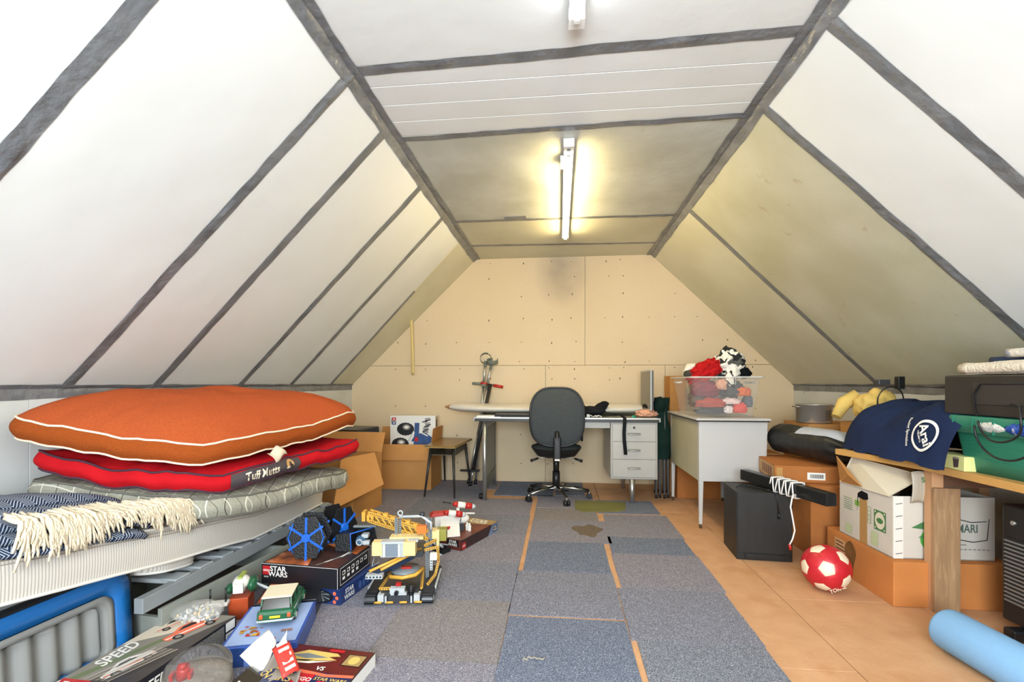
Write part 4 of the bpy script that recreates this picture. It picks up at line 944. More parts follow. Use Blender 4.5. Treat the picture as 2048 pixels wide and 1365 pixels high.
b = B(); brick(b, -.045, -.035, .0, .09, .07, .03); brick(b, -.03, -.03, .03, .05, .05, .02); b.obj('block', K_blk, t)
for i in range(4): B().cone((-.04+i*.024, -.02, .045), (-.046+i*.024, -.045, .07), .008, .008, 10).obj('cylinder_barrel', K_lg if i % 2 else K_dk, t)
B().tube([(-.03, -.045, .012), (.05, -.05, .010)], .006, 8).obj('exhaust', K_lg, t); B().tube([(-.03, -.03, .06), (.06, .0, .06)], .005, 8).obj('exhaust', K_gr, t)
# ================================================================ far end: desk, chair, cartons, crutches
M_card = mat('cardboard', '#c58f56', .85, n=(4, '#b88249', .6), bump=(50, .05), spec=.15)
M_card2 = mat('cardboard dark', '#b4733f', .85, n=(4, '#a46636', .6), bump=(50, .05), spec=.15)
M_cin = mat('cardboard inside', '#a87440', .9)
M_ptape = mat('brown parcel tape', '#b98a4a', .3, spec=.6)
def open_carton(label, c, w, l, h, rz, flaps, m=M_card, th=.005, z=0, group=None, name='cardboard_box'):
    """flaps: dict side -> (length, angle in degrees outwards from vertical)"""
    t = thing(name, label, 'box', (c[0], c[1], z), radians(rz), group)
    b = B(); b.box(-w/2, w/2, -l/2, -l/2+th, 0, h).box(-w/2, w/2, l/2-th, l/2, 0, h).box(-w/2, -w/2+th, -l/2+th, l/2-th, 0, h).box(w/2-th, w/2, -l/2+th, l/2-th, 0, h).box(-w/2, w/2, -l/2, l/2, 0, th)
    b.obj('box_body', m, t)
    for sd, (L, a) in flaps.items():
        a = radians(a); 
        if sd == 'front': o, u, d = Vector((0, -l/2, h)), Vector((1, 0, 0)), Vector((0, -1, 0)); hw = w/2
        if sd == 'back': o, u, d = Vector((0, l/2, h)), Vector((-1, 0, 0)), Vector((0, 1, 0)); hw = w/2
        if sd == 'right': o, u, d = Vector((w/2, 0, h)), Vector((0, 1, 0)), Vector((1, 0, 0)); hw = l/2
        if sd == 'left': o, u, d = Vector((-w/2, 0, h)), Vector((0, -1, 0)), Vector((-1, 0, 0)); hw = l/2
        v = d*sin(a)+Vector((0, 0, 1))*cos(a); o = o+d*.003
        B().slab([o-u*hw, o+u*hw, o+u*(hw-.004)+v*L, o-u*(hw-.004)+v*L], .004).obj('flap', m, t)
    return t
def carton(label, x0, x1, y0, y1, z0, z1, m=M_card2, rz=0, tape=True, name='cardboard_box', group=None):
    t = thing(name, label, 'box', ((x0+x1)/2, (y0+y1)/2, z0), radians(rz), group); w, l, h = (x1-x0)/2, (y1-y0)/2, z1-z0
    B().box(-w, w, -l, l, 0, h-.001).obj('box_body', m, t, bevel=.004)
    B().box(-w+.001, w-.001, -l+.001, -.001, h-.002, h+.002).obj('top_flap', m, t); B().box(-w+.001, w-.001, .001, l-.001, h-.002, h+.002).obj('top_flap', m, t)
    if tape:
        b = B(); b.box(-w-.0006, w+.0006, -.025, .025, h+.002, h+.0026).box(-w-.0012, -w-.0004, -.025, .025, h-.08, h+.0026).box(w+.0004, w+.0012, -.025, .025, h-.08, h+.0026)
        b.obj('parcel_tape', M_ptape, t, kind='stuff')
    return t
t = open_carton('open cardboard box at the back wall holding the toy truck box', (-1.59, 4.765), .66, .40, .452, 0, {'front': (.155, 172), 'right': (.16, 6), 'left': (.08, 2), 'back': (.14, 10)})
open_carton('opened cardboard box with a large tilted flap behind the dog beds', (-1.86, 3.78), .60, .46, .46, -6, {'left': (.10, 15), 'back': (.18, 25)})
t0 = Vector((-1.86, 3.78, 0)); tt = [o for o in bpy.data.objects if o.get('category') == 'box' and 'large tilted flap' in o['label']][0]
fq = [Vector(p) for p in ((-1.64, 3.42, .49), (-1.50, 3.72, .495), (-1.40, 3.66, .25), (-1.575, 3.16, .175))]
Mi = (Matrix.Translation(t0) @ Euler((0, 0, radians(-6))).to_matrix().to_4x4()).inverted()
B().slab([Mi @ p for p in fq], .005).obj('flap', M_card, tt)
# toy truck box, tipped on its side
t = thing('toy_truck_box', 'white printed model truck box tipped on its side inside the open cardboard box', 'box', (-1.505, 4.80, .20), radians(3)); w, l, h = .235, .06, .545
M_wb = card('#e6e4de')
B().box(-w, w, -l, l, 0, h-.02).obj('carton', M_wb, t, bevel=.002)
p = Pr(fr((0, -l, (h-.02)/2), (1, 0, 0), (0, 0, 1))); q0 = .26
blu = mat('print truck blue', '#34568c', .4, n=(18, '#24406c', .7)); 
p.poly([(.01, -.01), (.06, -.02), (.07, .19), (.02, .19)], blu).poly([(-.02, .0), (.20, -.02), (.20, .04), (.12, .10), (.02, .06)], blu).poly([(-.0, -.05), (.21, -.06), (.21, .0), (.02, .02)], blu)
for cx, cy, r in ((-.075, .125, .075), (-.13, -.03, .075)):
    p.poly([(cx+r*(1+.08*(i % 2))*cos(2*pi*i/36)*1.15, cy+r*(1+.08*(i % 2))*sin(2*pi*i/36)*.85) for i in range(36)], bl); p.poly(ell(cx+.01, cy+.02, r*.55, r*.38), gy).poly(ell(cx+.01, cy+.02, r*.3, r*.2), C_wh)
p.poly([(-.05, .0), (.0, .10), (.01, .1), (-.035, .0)], K_lg).poly([(-.03, .0), (.012, .09), (.022, .09), (-.015, .0)], C_wh).poly([(.08, .10), (.16, .06), (.155, .05), (.075, .088)], C_wh)
p.rect(.02, .055, .0, .04, C_red).rect(-.215, -.175, .21, .245, C_red).rect(-.215, -.175, .17, .205, blu).poly([(-.195+.013*(1 if i % 2 else .45)*cos(pi*i/5), .2275+.013*(1 if i % 2 else .45)*sin(pi*i/5)) for i in range(10)], C_lgt).poly([(-.195+.013*(1 if i % 2 else .45)*cos(pi*i/5), .1875+.013*(1 if i % 2 else .45)*sin(pi*i/5)) for i in range(10)], C_lgt)
p.text('TAMIYA', -.218, .207, .018, bl, radians(90), 1)
for i in range(10): x = .14+R.uniform(-.025, .025); y = .08+i*.016; p.poly([(x-.03, y), (x+.03, y+.008), (x+.026, y+.02), (x-.026, y+.012)], bl if i % 3 else gy)
p.done('front_print', t)
p = Pr(fr((w, 0, (h-.02)/2), (0, 1, 0), (0, 0, 1))); p.rect(-.05, .05, -.24, .25, mat('print kraft', '#c9b08a', .5)).rect(-.03, .03, .0, .12, ob).rect(-.03, .03, .15, .22, bl); p.done('side_print', t)
# black audio unit on a carton behind the dog beds
t = carton('plain cardboard box against the left wall supporting a black metal unit', -2.28, -1.93, 4.12, 4.55, 0, .47, M_card)
t = thing('audio_unit', 'black boxy audio unit on a cardboard box behind the dog beds', 'audio unit', (-2.03, 4.34, .476), radians(-8))
B().box(-.24, .23, -.20, .20, .012, .16).obj('case', mat('black lacquer', '#17181a', .35), t, bevel=.004)
B().box(.23, .242, -.19, .19, .016, .155).obj('front_panel', mat('dark fascia', '#24272a', .3), t, bevel=.002)
for y in (-.12, -.03, .07, .14): B().cone((.24, y, .085), (.252, y, .085), .017, .016, 14).obj('knob', mat('dull chrome', '#7c8084', .3, metal=.7), t)
for x, y in ((-.2, -.16), (.2, -.16), (-.2, .16), (.2, .16)): B().cone((x, y, 0), (x, y, .013), .015, .015, 10).obj('foot', K_blk, t)

# small school desk with an open shelf
t = thing('school_desk', 'small old school desk with brown top and tapered black legs', 'desk', (-1.085, 4.58, 0), 0)
tp = [(-.155, -.33), (.135, -.34), (.175, .30), (-.175, .34)]
M = Matrix.Translation((0, 0, .468)); ol = [(.95*x, y) for x, y in tp]
B().prism(tp, M, .016).obj('top', mat('brown laminate', '#8a6a34', .3, n=(3, '#775a2a', .6), stretch=(1, 8, 1)), t, bevel=.006)
B().prism([(x*1.01, y*1.005) for x, y in tp], Matrix.Translation((0, 0, .464)), .006).obj('edge_band', mat('pale edging', '#b49d6a', .5), t, bevel=.002)
B().box(-.12, .12, -.24, .26, .385, .392).box(-.12, -.115, -.24, .26, .392, .464).box(.115, .12, -.24, .26, .392, .464).obj('book_shelf', mat('brown steel', '#5c5244', .45), t)
for (x0, y0), (x1, y1) in zip(((-.11, -.25), (.10, -.25), (-.11, .24), (.11, .24)), ((-.155, -.32), (.135, -.35), (-.14, .40), (.165, .26))):
    lg = B().cone((x0, y0, .466), (x1, y1, .012), .016, .008, 14).obj('leg', mat('black steel', '#2c2a28', .4), t); B().cone((x1, y1, .012), (x1, y1, 0), .009, .011, 10).obj('foot_cap', mat('dull chrome', '#7c8084', .3, metal=.7), lg)

# crutches and pogo stick against the wall
M_alu = mat('brushed aluminium', '#bfc0bd', .3, metal=.85); M_gp = mat('grey green plastic', '#6d7267', .5); M_bs = mat('black steel', '#2c2a28', .4)
def crutch(label, foot, top, az, ring=True):
    """foot and cuff positions; grips stick out along az"""
    t = thing('crutch', label, 'crutch', foot, 0, 'crutches against the back wall'); f = Vector((0, 0, 0)); tp = Vector(top)-Vector(foot); d = tp.normalized()
    g = d*tp.length*.80
    B().tube([f+d*.03, g*.55], .011, 12).tube([g*.5, g+d*.02], .013, 12).obj('lower_tube', M_alu, t, kind='stuff')
    B().cone((0, 0, 0), d*.055, .018, .013, 12).obj('rubber_foot', K_blk, t)
    B().tube([g, tp-d*.05], .013, 12).obj('upper_tube', M_alu, t)
    h = B().cone(g-Vector(az)*.012, g+Vector(az)*.125, .016, .014, 14).obj('hand_grip', M_gp, t); B().cone(g-d*.03, g+d*.04, .019, .017, 14).obj('grip_collar', M_gp, t)
    # cuff: broad open ring
    b = B(); s = d.cross(Vector((0, -1, 0))).normalized()
    C = tp; ax = Vector((0, -.35, 1)).normalized() if not ring else Vector((.15, -1, .25)).normalized()
    e1 = ax.orthogonal().normalized(); e1 = (d-ax*d.dot(ax)).normalized(); e2 = ax.cross(e1)
    def f2(u, v): a = radians(-205+(410-60)*u) if ring else radians(-150+300*u); return C+e1*.01+(e1*cos(a+pi)+e2*sin(a+pi))*.058+ax*(v-.5)*.045
    b.grid(f2, 26, 3); b.obj('arm_cuff', M_gp, t, solid=.004)
    B().tube([tp-d*.09, tp-d*.02], [.013, .018], 10).obj('cuff_neck', M_gp, t)
crutch('metal crutch whose open ring cuff faces the room, left one at the back wall', (-.875, 4.88, 0), (-.785, 5.0, 1.315), (-.95, -.25, .05))
crutch('metal crutch with its cuff seen edge on, leaning over the other one', (-.955, 4.90, 0), (-.715, 4.985, 1.29), (-.3, -.9, .05), False)
t = thing('pogo_stick', 'black pogo stick with a red T handle leaning behind the board', 'pogo stick', (-.915, 4.79, 0), 0); d = Vector((.19, .16, 1.05)).normalized()
B().cone((0, 0, 0), d*.05, .022, .018, 14).obj('rubber_tip', K_blk, t); B().tube([d*.04, d*.2], .010, 10).obj('plunger', M_alu, t)
B().tube([d*.17, d*1.075], .019, 14).obj('tube', M_bs, t); B().tube([d*1.07-Vector((.09, 0, -.02)), d*1.07+Vector((.13, 0, -.02))], .009, 10).obj('handle_bar', M_bs, t)
for s in (-1, 1): B().tube([d*1.07+Vector((s*.035, 0, -s*.005)), d*1.07+Vector((s*.135 if s > 0 else -.10, 0, -s*.022))], .017, 12).obj('red_grip', K_red, t)
for s in (-1, 1): B().box(-.01, .10, -.022, .022, .155, .172).obj('foot_peg', K_blk, t, bevel=.004, rot=(0, 0, 0 if s > 0 else pi))

# metal desk
M_steel = mat('grey desk enamel', '#a9a6a0', .35, n=(3, '#9c9994', .5), spec=.5); M_dt = mat('desk linoleum', '#7f8576', .5, n=(4, '#71776a', .6))
dx0, dx1, dy0, dy1 = -.765, .865, 4.20, 4.93
t = thing('metal_desk', 'grey steel desk with a three drawer pedestal against the back wall', 'desk', ((dx0+dx1)/2, 4.55, 0), 0); ox, oy = (dx0+dx1)/2, 4.55
def bb(x0, x1, y0, y1, z0, z1): return B().box(x0-ox, x1-ox, y0-oy, y1-oy, z0, z1)
bb(dx0, dx1, dy0, dy1, .722, .752).obj('desk_top', M_dt, t, bevel=.004)
bb(dx0-.004, dx1+.004, dy0-.006, dy0, .718, .754).obj('top_edge', mat('dark edging', '#2b2c2b', .4), t, bevel=.002)
bb(dx0-.006, dx1+.006, dy0-.008, dy0-.005, .744, .7565).obj('metal_trim', M_alu, t, bevel=.001)
for x in (dx0, dx1): bb(x-.006, x+.006, dy0-.008, dy0+.02, .72, .757).obj('corner_cap', M_alu, t, bevel=.003)
bb(-.10, .44, 4.22, 4.24, .665, .722).obj('knee_rail', M_steel, t)
bb(dx0+.05, .44, 4.88, 4.90, .30, .722).obj('modesty_panel', mat('buff panel', '#b9a68c', .5), t) if False else None
px0, px1 = .446, .85
bb(px0, px1, 4.222, 4.90, .218, .722).obj('pedestal', M_steel, t, bevel=.004)
zz = [.235, .393, .548, .706]
for i in range(3):
    dr = bb(px0+.018, px1-.018, 4.212, 4.226, zz[i]+.003, zz[i+1]-.003).obj('drawer', mat('drawer enamel', '#b3b0aa', .33, n=(3, '#a7a49e', .5)), t, bevel=.003)
    zc = (zz[i]+zz[i+1])/2-(.0 if i < 2 else .014); xc = .648-ox
    b = B()
    def hf(u, v):
        x = -.058+.116*u; e = 1-(2*u-1)**4; return (xc+x, 4.212-oy-.022*e*(.35+.65*v), zc+.010*(1-v)*e+.002)
    b.grid(hf, 16, 4); b.obj('handle', M_alu, dr, solid=.003)
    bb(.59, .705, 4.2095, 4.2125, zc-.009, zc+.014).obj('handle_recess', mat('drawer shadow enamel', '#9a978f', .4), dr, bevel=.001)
B().cone((.648-ox, 4.205-oy, .672), (.648-ox, 4.215-oy, .672), .010, .010, 16).obj('lock', K_blk, t)
b = B(); b.cone((.635-ox, 4.245-oy, .218), (.637-ox, 4.245-oy, .0), .026, .015, 18); b.obj('leg', M_alu, t)
B().cone((.635-ox, 4.85-oy, .218), (.637-ox, 4.85-oy, .0), .026, .015, 18).obj('leg', M_alu, t)
B().tube([(.40-ox, 4.86-oy, .722), (.40-ox, 4.86-oy, .0)], .012, 10).obj('leg', M_bs, t) if False else None
for y in (4.225, 4.86): B().tube([(-.672-ox, y-oy, .722), (-.672-ox, y-oy, .0)], .019, 14).obj('leg', M_alu, t)
bb(-.69, -.655, 4.24, 4.85, .10, .20).obj('side_panel', mat('grey green panel', '#55605a', .5), t, bevel=.003)
bb(-.69, -.655, 4.24, 4.85, .66, .722).obj('side_rail', M_steel, t, bevel=.003)
b = bb(-.682, -.663, 4.24, 4.85, .19, .67); b.obj('side_sheet', mat('sheet dull green', '#7d8279', .45), t)
wh = B().cone((-.725-ox, 4.27-oy, .028), (-.70-ox, 4.27-oy, .028), .028, .028, 18).obj('castor', K_blk, t); 

# things on the desk
t = thing('surfboard', 'long white board with a pointed nose lying along the back of the desk', 'board', (-.19, 4.72, .756), radians(-1))
def sb(u, v):
    a = 2*pi*v; x = -.97+1.94*u; hw = .255*(max(0, 1-abs((x-.1)/1.08)**3.2))**.75+.004
    z = .052+.012*(x*x)*.5+.046*cos(a)*min(1, hw*7)*1.0; return (x, hw*sin(a), z+.02*max(0, -x-.6))
M_bd = mat('white board', '#d8d2c6', .35); b = B(); b.grid(sb, 60, 20, lambda u, v: 1 if u < .035 and v < 2 else 0, cv=True); b.poly([sb(0, i/20) for i in range(20)], 1); b.poly([sb(1, i/20) for i in range(20)][::-1], 0)
b.obj('deck', [M_bd, mat('worn wood nose', '#b98a5c', .6)], t)
t = thing('laptop', 'closed black laptop lying on the desk left of the chair', 'laptop', (-.40, 4.36, .7535), radians(3)); B().box(-.19, .19, -.13, .13, .004, .016).obj('base', K_blk, t, bevel=.004); B().box(-.19, .19, -.13, .13, .0165, .025).obj('lid', mat('black lid', '#1c1d1f', .4), t, bevel=.004)
tag(B().box(-.12, .12, -.09, .09, 0, .006).obj('paper_stack', C_wh, loc=(-.53, 4.30, .7535), rot=(0, 0, .05), bevel=.001), 'thin stack of white paper at the left front of the desk', 'paper') if False else None
t = thing('notepad', 'white notepad at the left front of the desk', 'notepad', (-.63, 4.28, .753), radians(4)); B().box(-.12, .10, -.06, .07, 0, .012).obj('pages', C_wh, t, bevel=.001); B().box(-.12, .10, .062, .075, .0, .014).obj('binding', K_gr, t, bevel=.001)
t = thing('bag', 'black cloth bag with a long strap hanging over the drawers', 'bag', (.27, 4.42, .754), 0); M_bb = mat('black cloth', '#161819', .9, n=(12, '#22262a', .6), bump=(18, .3), spec=.15)
b = B()
b.ball((-.13, .05, .055), (.15, .12, .055), 4, fn=lambda p: p*(1+.18*fbm(p, 2.2, 3)) if p.z > -.5 else Vector((p.x, p.y, max(-.9, p.z))))
b.obj('body', M_bb, t); b = B(); b.ball((.02, .0, .05), (.12, .09, .045), 4, fn=lambda p: p*(1+.2*fbm(p+Vector((3, 0, 0)), 2.2, 3))); b.obj('pocket', M_bb, t)
b = B(); b.ball((.115, .05, .085), (.075, .05, .042), 4, fn=lambda p: p*(1+.16*fbm(p+Vector((7, 0, 0)), 2, 3)), M=MT(0, 0, 0, 0, 0, -.5)); b.obj('flap', M_bb, t)
sp = [Vector(q) for q in ((.14, .0, .04), (.19, -.06, .035), (.24, -.12, .034), (.275, -.18, .02), (.29, -.228, .006), (.292, -.238, -.03), (.292, -.239, -.12), (.294, -.238, -.22), (.297, -.239, -.315))]
b = B(); b.grid(lambda u, v: sp[min(8, int(u*8))].lerp(sp[min(8, int(u*8)+1)], u*8-int(u*8))+Vector(((v-.5)*.03, 0, 0))+Vector((.004*sin(u*14), 0, 0)), 48, 2); b.obj('strap', M_bb, t, solid=.003)
for i in range(2): B().tube([(-.22+i*.03, .0, .13), (-.16+i*.03, -.01, .155-i*.01), (-.09+i*.02, -.02, .10)], .007, 7).obj('red_cord', mat('orange red cord', '#c5583a', .6), t)
t = thing('cable', 'tangle of white and clear cable in front of the black bag', 'cable', (.30, 4.27, .7545), 0); b = B()
b.tube([(.05*cos(a*.55)+.012*a*.3-.02, .02*sin(a*.9), .006+.003*sin(a*2)+.006*(a % 2)) for a in [i*.35 for i in range(44)]], .003, 6); b.obj('cord', C_wh, t); B().box(-.06, -.03, -.015, .02, 0, .028).obj('plug', K_lg, t, bevel=.004)
t = thing('ribbon_roll', 'tiny green roll on the right side of the desk top', 'tape roll', (.66, 4.30, .7535), 0); B().lathe([(.008, 0), (.016, 0), (.016, .02), (.008, .02), (.008, 0)], 18).obj('roll', mat('teal green', '#1f8f6c', .4), t); B().box(-.02, .0, -.018, -.012, 0, .01).obj('loose_end', mat('teal green', '#1f8f6c', .4), t)
t = thing('crumpled_cloth', 'peach coloured crumpled cloth at the right end of the desk', 'cloth', (.79, 4.42, .754), 0); b = B(); b.ball((0, 0, .03), (.09, .07, .034), 4, fn=lambda p: p*(1+.35*fbm(p, 2.8, 4)) if p.z > -.4 else Vector((p.x, p.y, -.75))); b.obj('cloth', mat('peach cloth', '#d9a183', .9), t)
t = thing('monitor', 'flat screen monitor seen edge on at the right end of the desk', 'monitor', (.825, 4.55, .754), 0)
B().box(-.010, .008, -.24, .26, .07, .42).obj('screen_shell', mat('monitor dark grey', '#4a4d4c', .4), t, bevel=.004); B().box(-.020, -.009, -.25, .27, .06, .43).obj('bezel', mat('monitor silver', '#b9bdbd', .3), t, bevel=.003)
B().box(-.0215, -.0198, -.235, .255, .075, .415).obj('glass', mat('black screen', '#0c0d10', .1), t); B().box(-.004, .016, -.03, .05, .012, .10).obj('neck', K_dk, t, bevel=.003); B().box(-.07, .09, -.09, .11, 0, .014).obj('foot', K_dk, t, bevel=.004)

# office chair
t = thing('office_chair', 'charcoal fabric swivel chair with its back to the room in front of the desk', 'chair', (-.03, 4.375, 0), radians(2))
M_fab = mat('charcoal fabric', '#4d5152', .95, n=(160, '#3a3e40', .7), bump=(200, .25), spec=.1); M_pl = mat('black chair plastic', '#191a1b', .4)
# backrest outline (x,z), slightly curved, facing -y
def bo(a):
    c, s_ = cos(a), sin(a); n_ = 3.4 if s_ > 0 else 3.0; r = (abs(c)**n_+abs(s_)**n_)**(-1/n_); x = .232*c*r; z = .765+.255*s_*r; x *= 1-.15*max(0, (z-.8)/.22)**2-.02*max(0, (.6-z)/.1); return x, z
b = B(); yb = -.235
def bk(u, v):
    x, z = bo(2*pi*u); k = sin(pi*v/2) if v < 1 else 1; return x, z
NB = 56
def back(sgn, dep):
    def f(u, v):
        x, z = bo(2*pi*u); k = 1-v; xx = x*k; zz_ = .765+(z-.765)*k; y = yb-.045*(xx/.23)**2*(-1)*-1+.05*(xx/.23)**2+sgn*dep*(1-k**4)**.5-.03*sin((zz_-.5)*6); return (xx, y, zz_)
    return f
b.grid(lambda u, v: back(-1, .022)(u, v), NB, 12, 0, cu=True); b.grid(lambda u, v: back(1, .045)(u, 1-v), NB, 12, 0, cu=True); b.obj('backrest', M_fab, t)
B().tube([Vector(back(-1, 0)(i/NB, 0)) for i in range(NB)], .010, 8, closed=True).obj('backrest_rim', M_pl, t)
b = B(); b.grid(lambda u, v: (.225*cos(2*pi*u)*(1-v)*(abs(cos(2*pi*u))**3+abs(sin(2*pi*u))**3)**(-1/3), .03+.23*sin(2*pi*u)*(1-v)*(abs(cos(2*pi*u))**3+abs(sin(2*pi*u))**3)**(-1/3), .47+.04*(1-(1-v)**4)), 40, 8, 0, cu=True)
b.obj('seat_cushion', M_fab, t)
b = B(); n3 = lambda u: (abs(cos(2*pi*u))**3+abs(sin(2*pi*u))**3)**(-1/3)
b.grid(lambda u, v: (cos(2*pi*u)*n3(u)*(.228-.05*v**2), .03+sin(2*pi*u)*n3(u)*(.235-.05*v**2), .475-.075*v+.012*sin(pi*v)), 40, 6, 0, cu=True); b.poly([(cos(2*pi*i/40)*n3(i/40)*.178, .03+sin(2*pi*i/40)*n3(i/40)*.185, .40) for i in range(40)][::-1]); b.obj('seat_shell', M_pl, t)
B().tube([(0, -.245, .66), (0, -.30, .60), (0, -.285, .45), (0, -.21, .385), (0, .02, .375)], [.0]*0 or .022, 10).obj('back_support', M_pl, t)
B().box(-.032, .032, -.315, -.262, .40, .60).obj('support_cover', M_pl, t, bevel=.012); B().box(-.022, .022, -.319, -.313, .395, .41).obj('white_label', C_wh, t, bevel=.002)
B().cone((0, 0, .385), (0, 0, .24), .03, .027, 18).cone((0, 0, .25), (0, 0, .10), .034, .036, 18).obj('gas_column', M_pl, t, kind='stuff')
B().box(-.09, .09, -.05, .14, .375, .402).obj('mechanism', M_pl, t, bevel=.006)
for s in (-1, 1):
    B().tube([(s*.05, -.02, .385), (s*.17, -.05, .375)], .004, 6).obj('lever', M_alu, t); B().tube([(s*.165, -.05, .375), (s*.235, -.06, .352)], [.009, .014], 8).obj('lever_paddle', M_pl, t)
B().box(.215, .235, -.14, .07, .54, .67).obj('side_pad', M_pl, t, bevel=.01)
M_chr = mat('chrome', '#c9cac8', .18, metal=1)
B().cone((0, 0, .075), (0, 0, .125), .05, .04, 20).obj('hub', M_chr, t)
for k in range(5):
    a = radians(-72-2+72*k); e = Vector((cos(a)*.30, sin(a)*.30, 0)); sd = Vector((-sin(a), cos(a), 0))
    b = B(); P0 = Vector((cos(a)*.03, sin(a)*.03, .10)); P1 = e*.55+Vector((0, 0, .095)); P2 = e+Vector((0, 0, .068))
    b.tube([P0, P1, P2], [.021, .017, .011], 10); b.obj('base_arm', M_chr, t)
    b = B(); b.tube([P1+Vector((0, 0, .010)), P2+Vector((0, 0, .009))], [.012, .012], 8); b.obj('arm_cap', M_pl, t)
    cs = B().cone(e+Vector((0, 0, .07)), e+Vector((0, 0, .045)), .007, .007, 8).obj('castor_stem', M_chr, t)
    for s in (-1, 1): B().cone(e+sd*s*.004+Vector((0, 0, .027)), e+sd*s*.026+Vector((0, 0, .027)), .027, .023, 16).obj('castor_wheel', M_pl, cs)
    B().box(-.016, .016, -.024, .024, .036, .056, 0, MT(e.x, e.y, 0, a)).obj('castor_hood', M_pl, cs, bevel=.005)
# olive plastic mat
tag(B().prism([(.135, 4.29), (.58, 4.25), (.545, 3.99), (.47, 3.935), (.19, 3.905), (.13, 3.99)], MT(0, 0, .0062), .003).obj('chair_mat', mat('olive mat', '#7d7b45', .55, n=(6, '#6d6c3c', .7)), bevel=.001), 'worn olive green chair mat on the carpet under the desk front', 'mat')
# ================================================================ right side
# second desk end on
M_off = mat('off white desk enamel', '#c4c1bd', .35, n=(2, '#b8b5b0', .5)); M_offs = mat('cream desk side', '#c2bc9e', .4, n=(3, '#b1ab8c', .6))
t = thing('end_on_desk', 'off white metal desk seen end on with tapered legs on small castors', 'desk', (1.25, 4.0, 0), 0); ox, oy = 1.25, 4.0
bb = lambda x0, x1, y0, y1, z0, z1: B().box(x0-ox, x1-ox, y0-oy, y1-oy, z0, z1)
bb(1.025, 1.472, 3.562, 3.58, .345, .79).obj('end_panel', M_off, t, bevel=.003)
bb(1.012, 1.03, 3.60, 4.43, .345, .79).obj('side_panel', M_offs, t, bevel=.003)
bb(1.465, 1.48, 3.60, 4.43, .345, .79).obj('side_panel', M_offs, t, bevel=.003); bb(1.03, 1.47, 4.42, 4.435, .345, .79).obj('end_panel', M_off, t, bevel=.003)
bb(.985, 1.50, 3.53, 4.47, .79, .806).obj('top', M_off, t, bevel=.004); bb(.99, 1.495, 3.535, 4.465, .782, .79).obj('top_edge', M_dark, t)
for x, y in ((1.022, 3.575), (1.455, 3.575), (1.022, 4.42), (1.455, 4.42)):
    s = 1 if x < 1.2 else -1; q = .022
    b = B(); b.hexa([(x-ox-.008, y-oy-.008, .03), (x-ox+.014, y-oy-.008, .03), (x-ox+.014, y-oy+.014, .03), (x-ox-.008, y-oy+.014, .03), (x-ox-.012, y-oy-.012, .79), (x-ox+.034, y-oy-.012, .79), (x-ox+.034, y-oy+.034, .79), (x-ox-.012, y-oy+.034, .79)]); lg = b.obj('leg', M_off, t, bevel=.003)
    B().cone((x-ox-.004, y-oy, .014), (x-ox+.010, y-oy, .014), .014, .014, 12).obj('castor', mat('brass brown', '#5c4a30', .4, metal=.5), lg)

# clear storage tub full of clothes
t = thing('storage_tub', 'clear plastic storage tub packed with clothes on the end on desk', 'storage tub', (1.225, 3.92, .8065), 0)
M_tub = mat('clear tub plastic', '#dcd8d2', .25, alpha=.17, spec=.6)
def tubwall(z): k = z/.30; return .205+.045*k, .27+.035*k
b = B()
z0, z1 = .004, .30
def rr(z, o=0): a, c = tubwall(z); return rrect(-a-o, a+o, -c-o, c+o, .04, 5)
b.grid(lambda u, v: (*rr(z0+(z1-z0)*v)[int(round(u*24)) % 24], z0+(z1-z0)*v), 24, 6, 0, cu=True); b.poly([(x, y, z0) for x, y in rr(z0)][::-1]); b.obj('shell', M_tub, t)
b = B(); b.grid(lambda u, v: (*rr(.30, .018 if .1 < v < .9 else .0)[int(round(u*24)) % 24], .292+.012*[0, 0, 1, 1][int(round(v*3))]), 24, 3, 0, cu=True); b.obj('rim', mat('tub rim', '#dedad3', .3, alpha=.7), t)
for s in (-1, 1): B().tube([(s*.262, -.07, .262), (s*.285, -.07, .258), (s*.285, .07, .258), (s*.262, .07, .262)], .007, 7).obj('handle', mat('tub rim', '#dedad3', .3, alpha=.7), t)
t0 = Vector((1.225, 3.92, .8065))
def blob(name, label, cat, c, r, m, seed=0, amp=.3, freq=1.6, rot=(0, 0, 0), group=None, flat=-.6, sub=4):
    def fn(p):
        n_ = fbm(p+Vector((seed*3.1, seed*1.7, 0)), freq, 2)*.6+(.5-abs(fbm(p+Vector((seed, 5, seed)), freq*1.7, 2)))*.45-.15
        p = p*(1+amp*n_); return Vector((p.x, p.y, max(p.z, flat)))
    o = B().ball((0, 0, 0), r, sub, fn=fn).obj(name, m, None, rot=rot, loc=tuple(c)); tag(o, label, cat, group); return o
def camo():
    m = mat('black and white camouflage', '#e4ded2', .9, bump=(20, .2)); nt = m.node_tree; N = nt.nodes; L = nt.links; tc = N.new('ShaderNodeTexCoord'); src = None
    for sc, col, th, off in ((13, '#17181a', .50, 0), (16, '#57574f', .60, 3)):
        mp = N.new('ShaderNodeMapping'); mp.inputs['Location'].default_value = (off, 0, 0); L.new(tc.outputs['Object'], mp.inputs[0]); t_ = N.new('ShaderNodeTexNoise'); t_.inputs['Scale'].default_value = sc; t_.inputs['Detail'].default_value = 1.5; t_.inputs['Distortion'].default_value = .8; L.new(mp.outputs[0], t_.inputs[0])
        g_ = N.new('ShaderNodeMath'); g_.operation = 'GREATER_THAN'; g_.inputs[1].default_value = th; L.new(t_.outputs['Fac'], g_.inputs[0]); mx = N.new('ShaderNodeMix'); mx.data_type = 'RGBA'; L.new(g_.outputs[0], mx.inputs[0])
        if src: L.new(src, mx.inputs[6])
        else: mx.inputs[6].default_value = hx('#e4ded2')
        mx.inputs[7].default_value = hx(col); src = mx.outputs[2]
    L.new(src, N['Principled BSDF'].inputs['Base Color']); return m
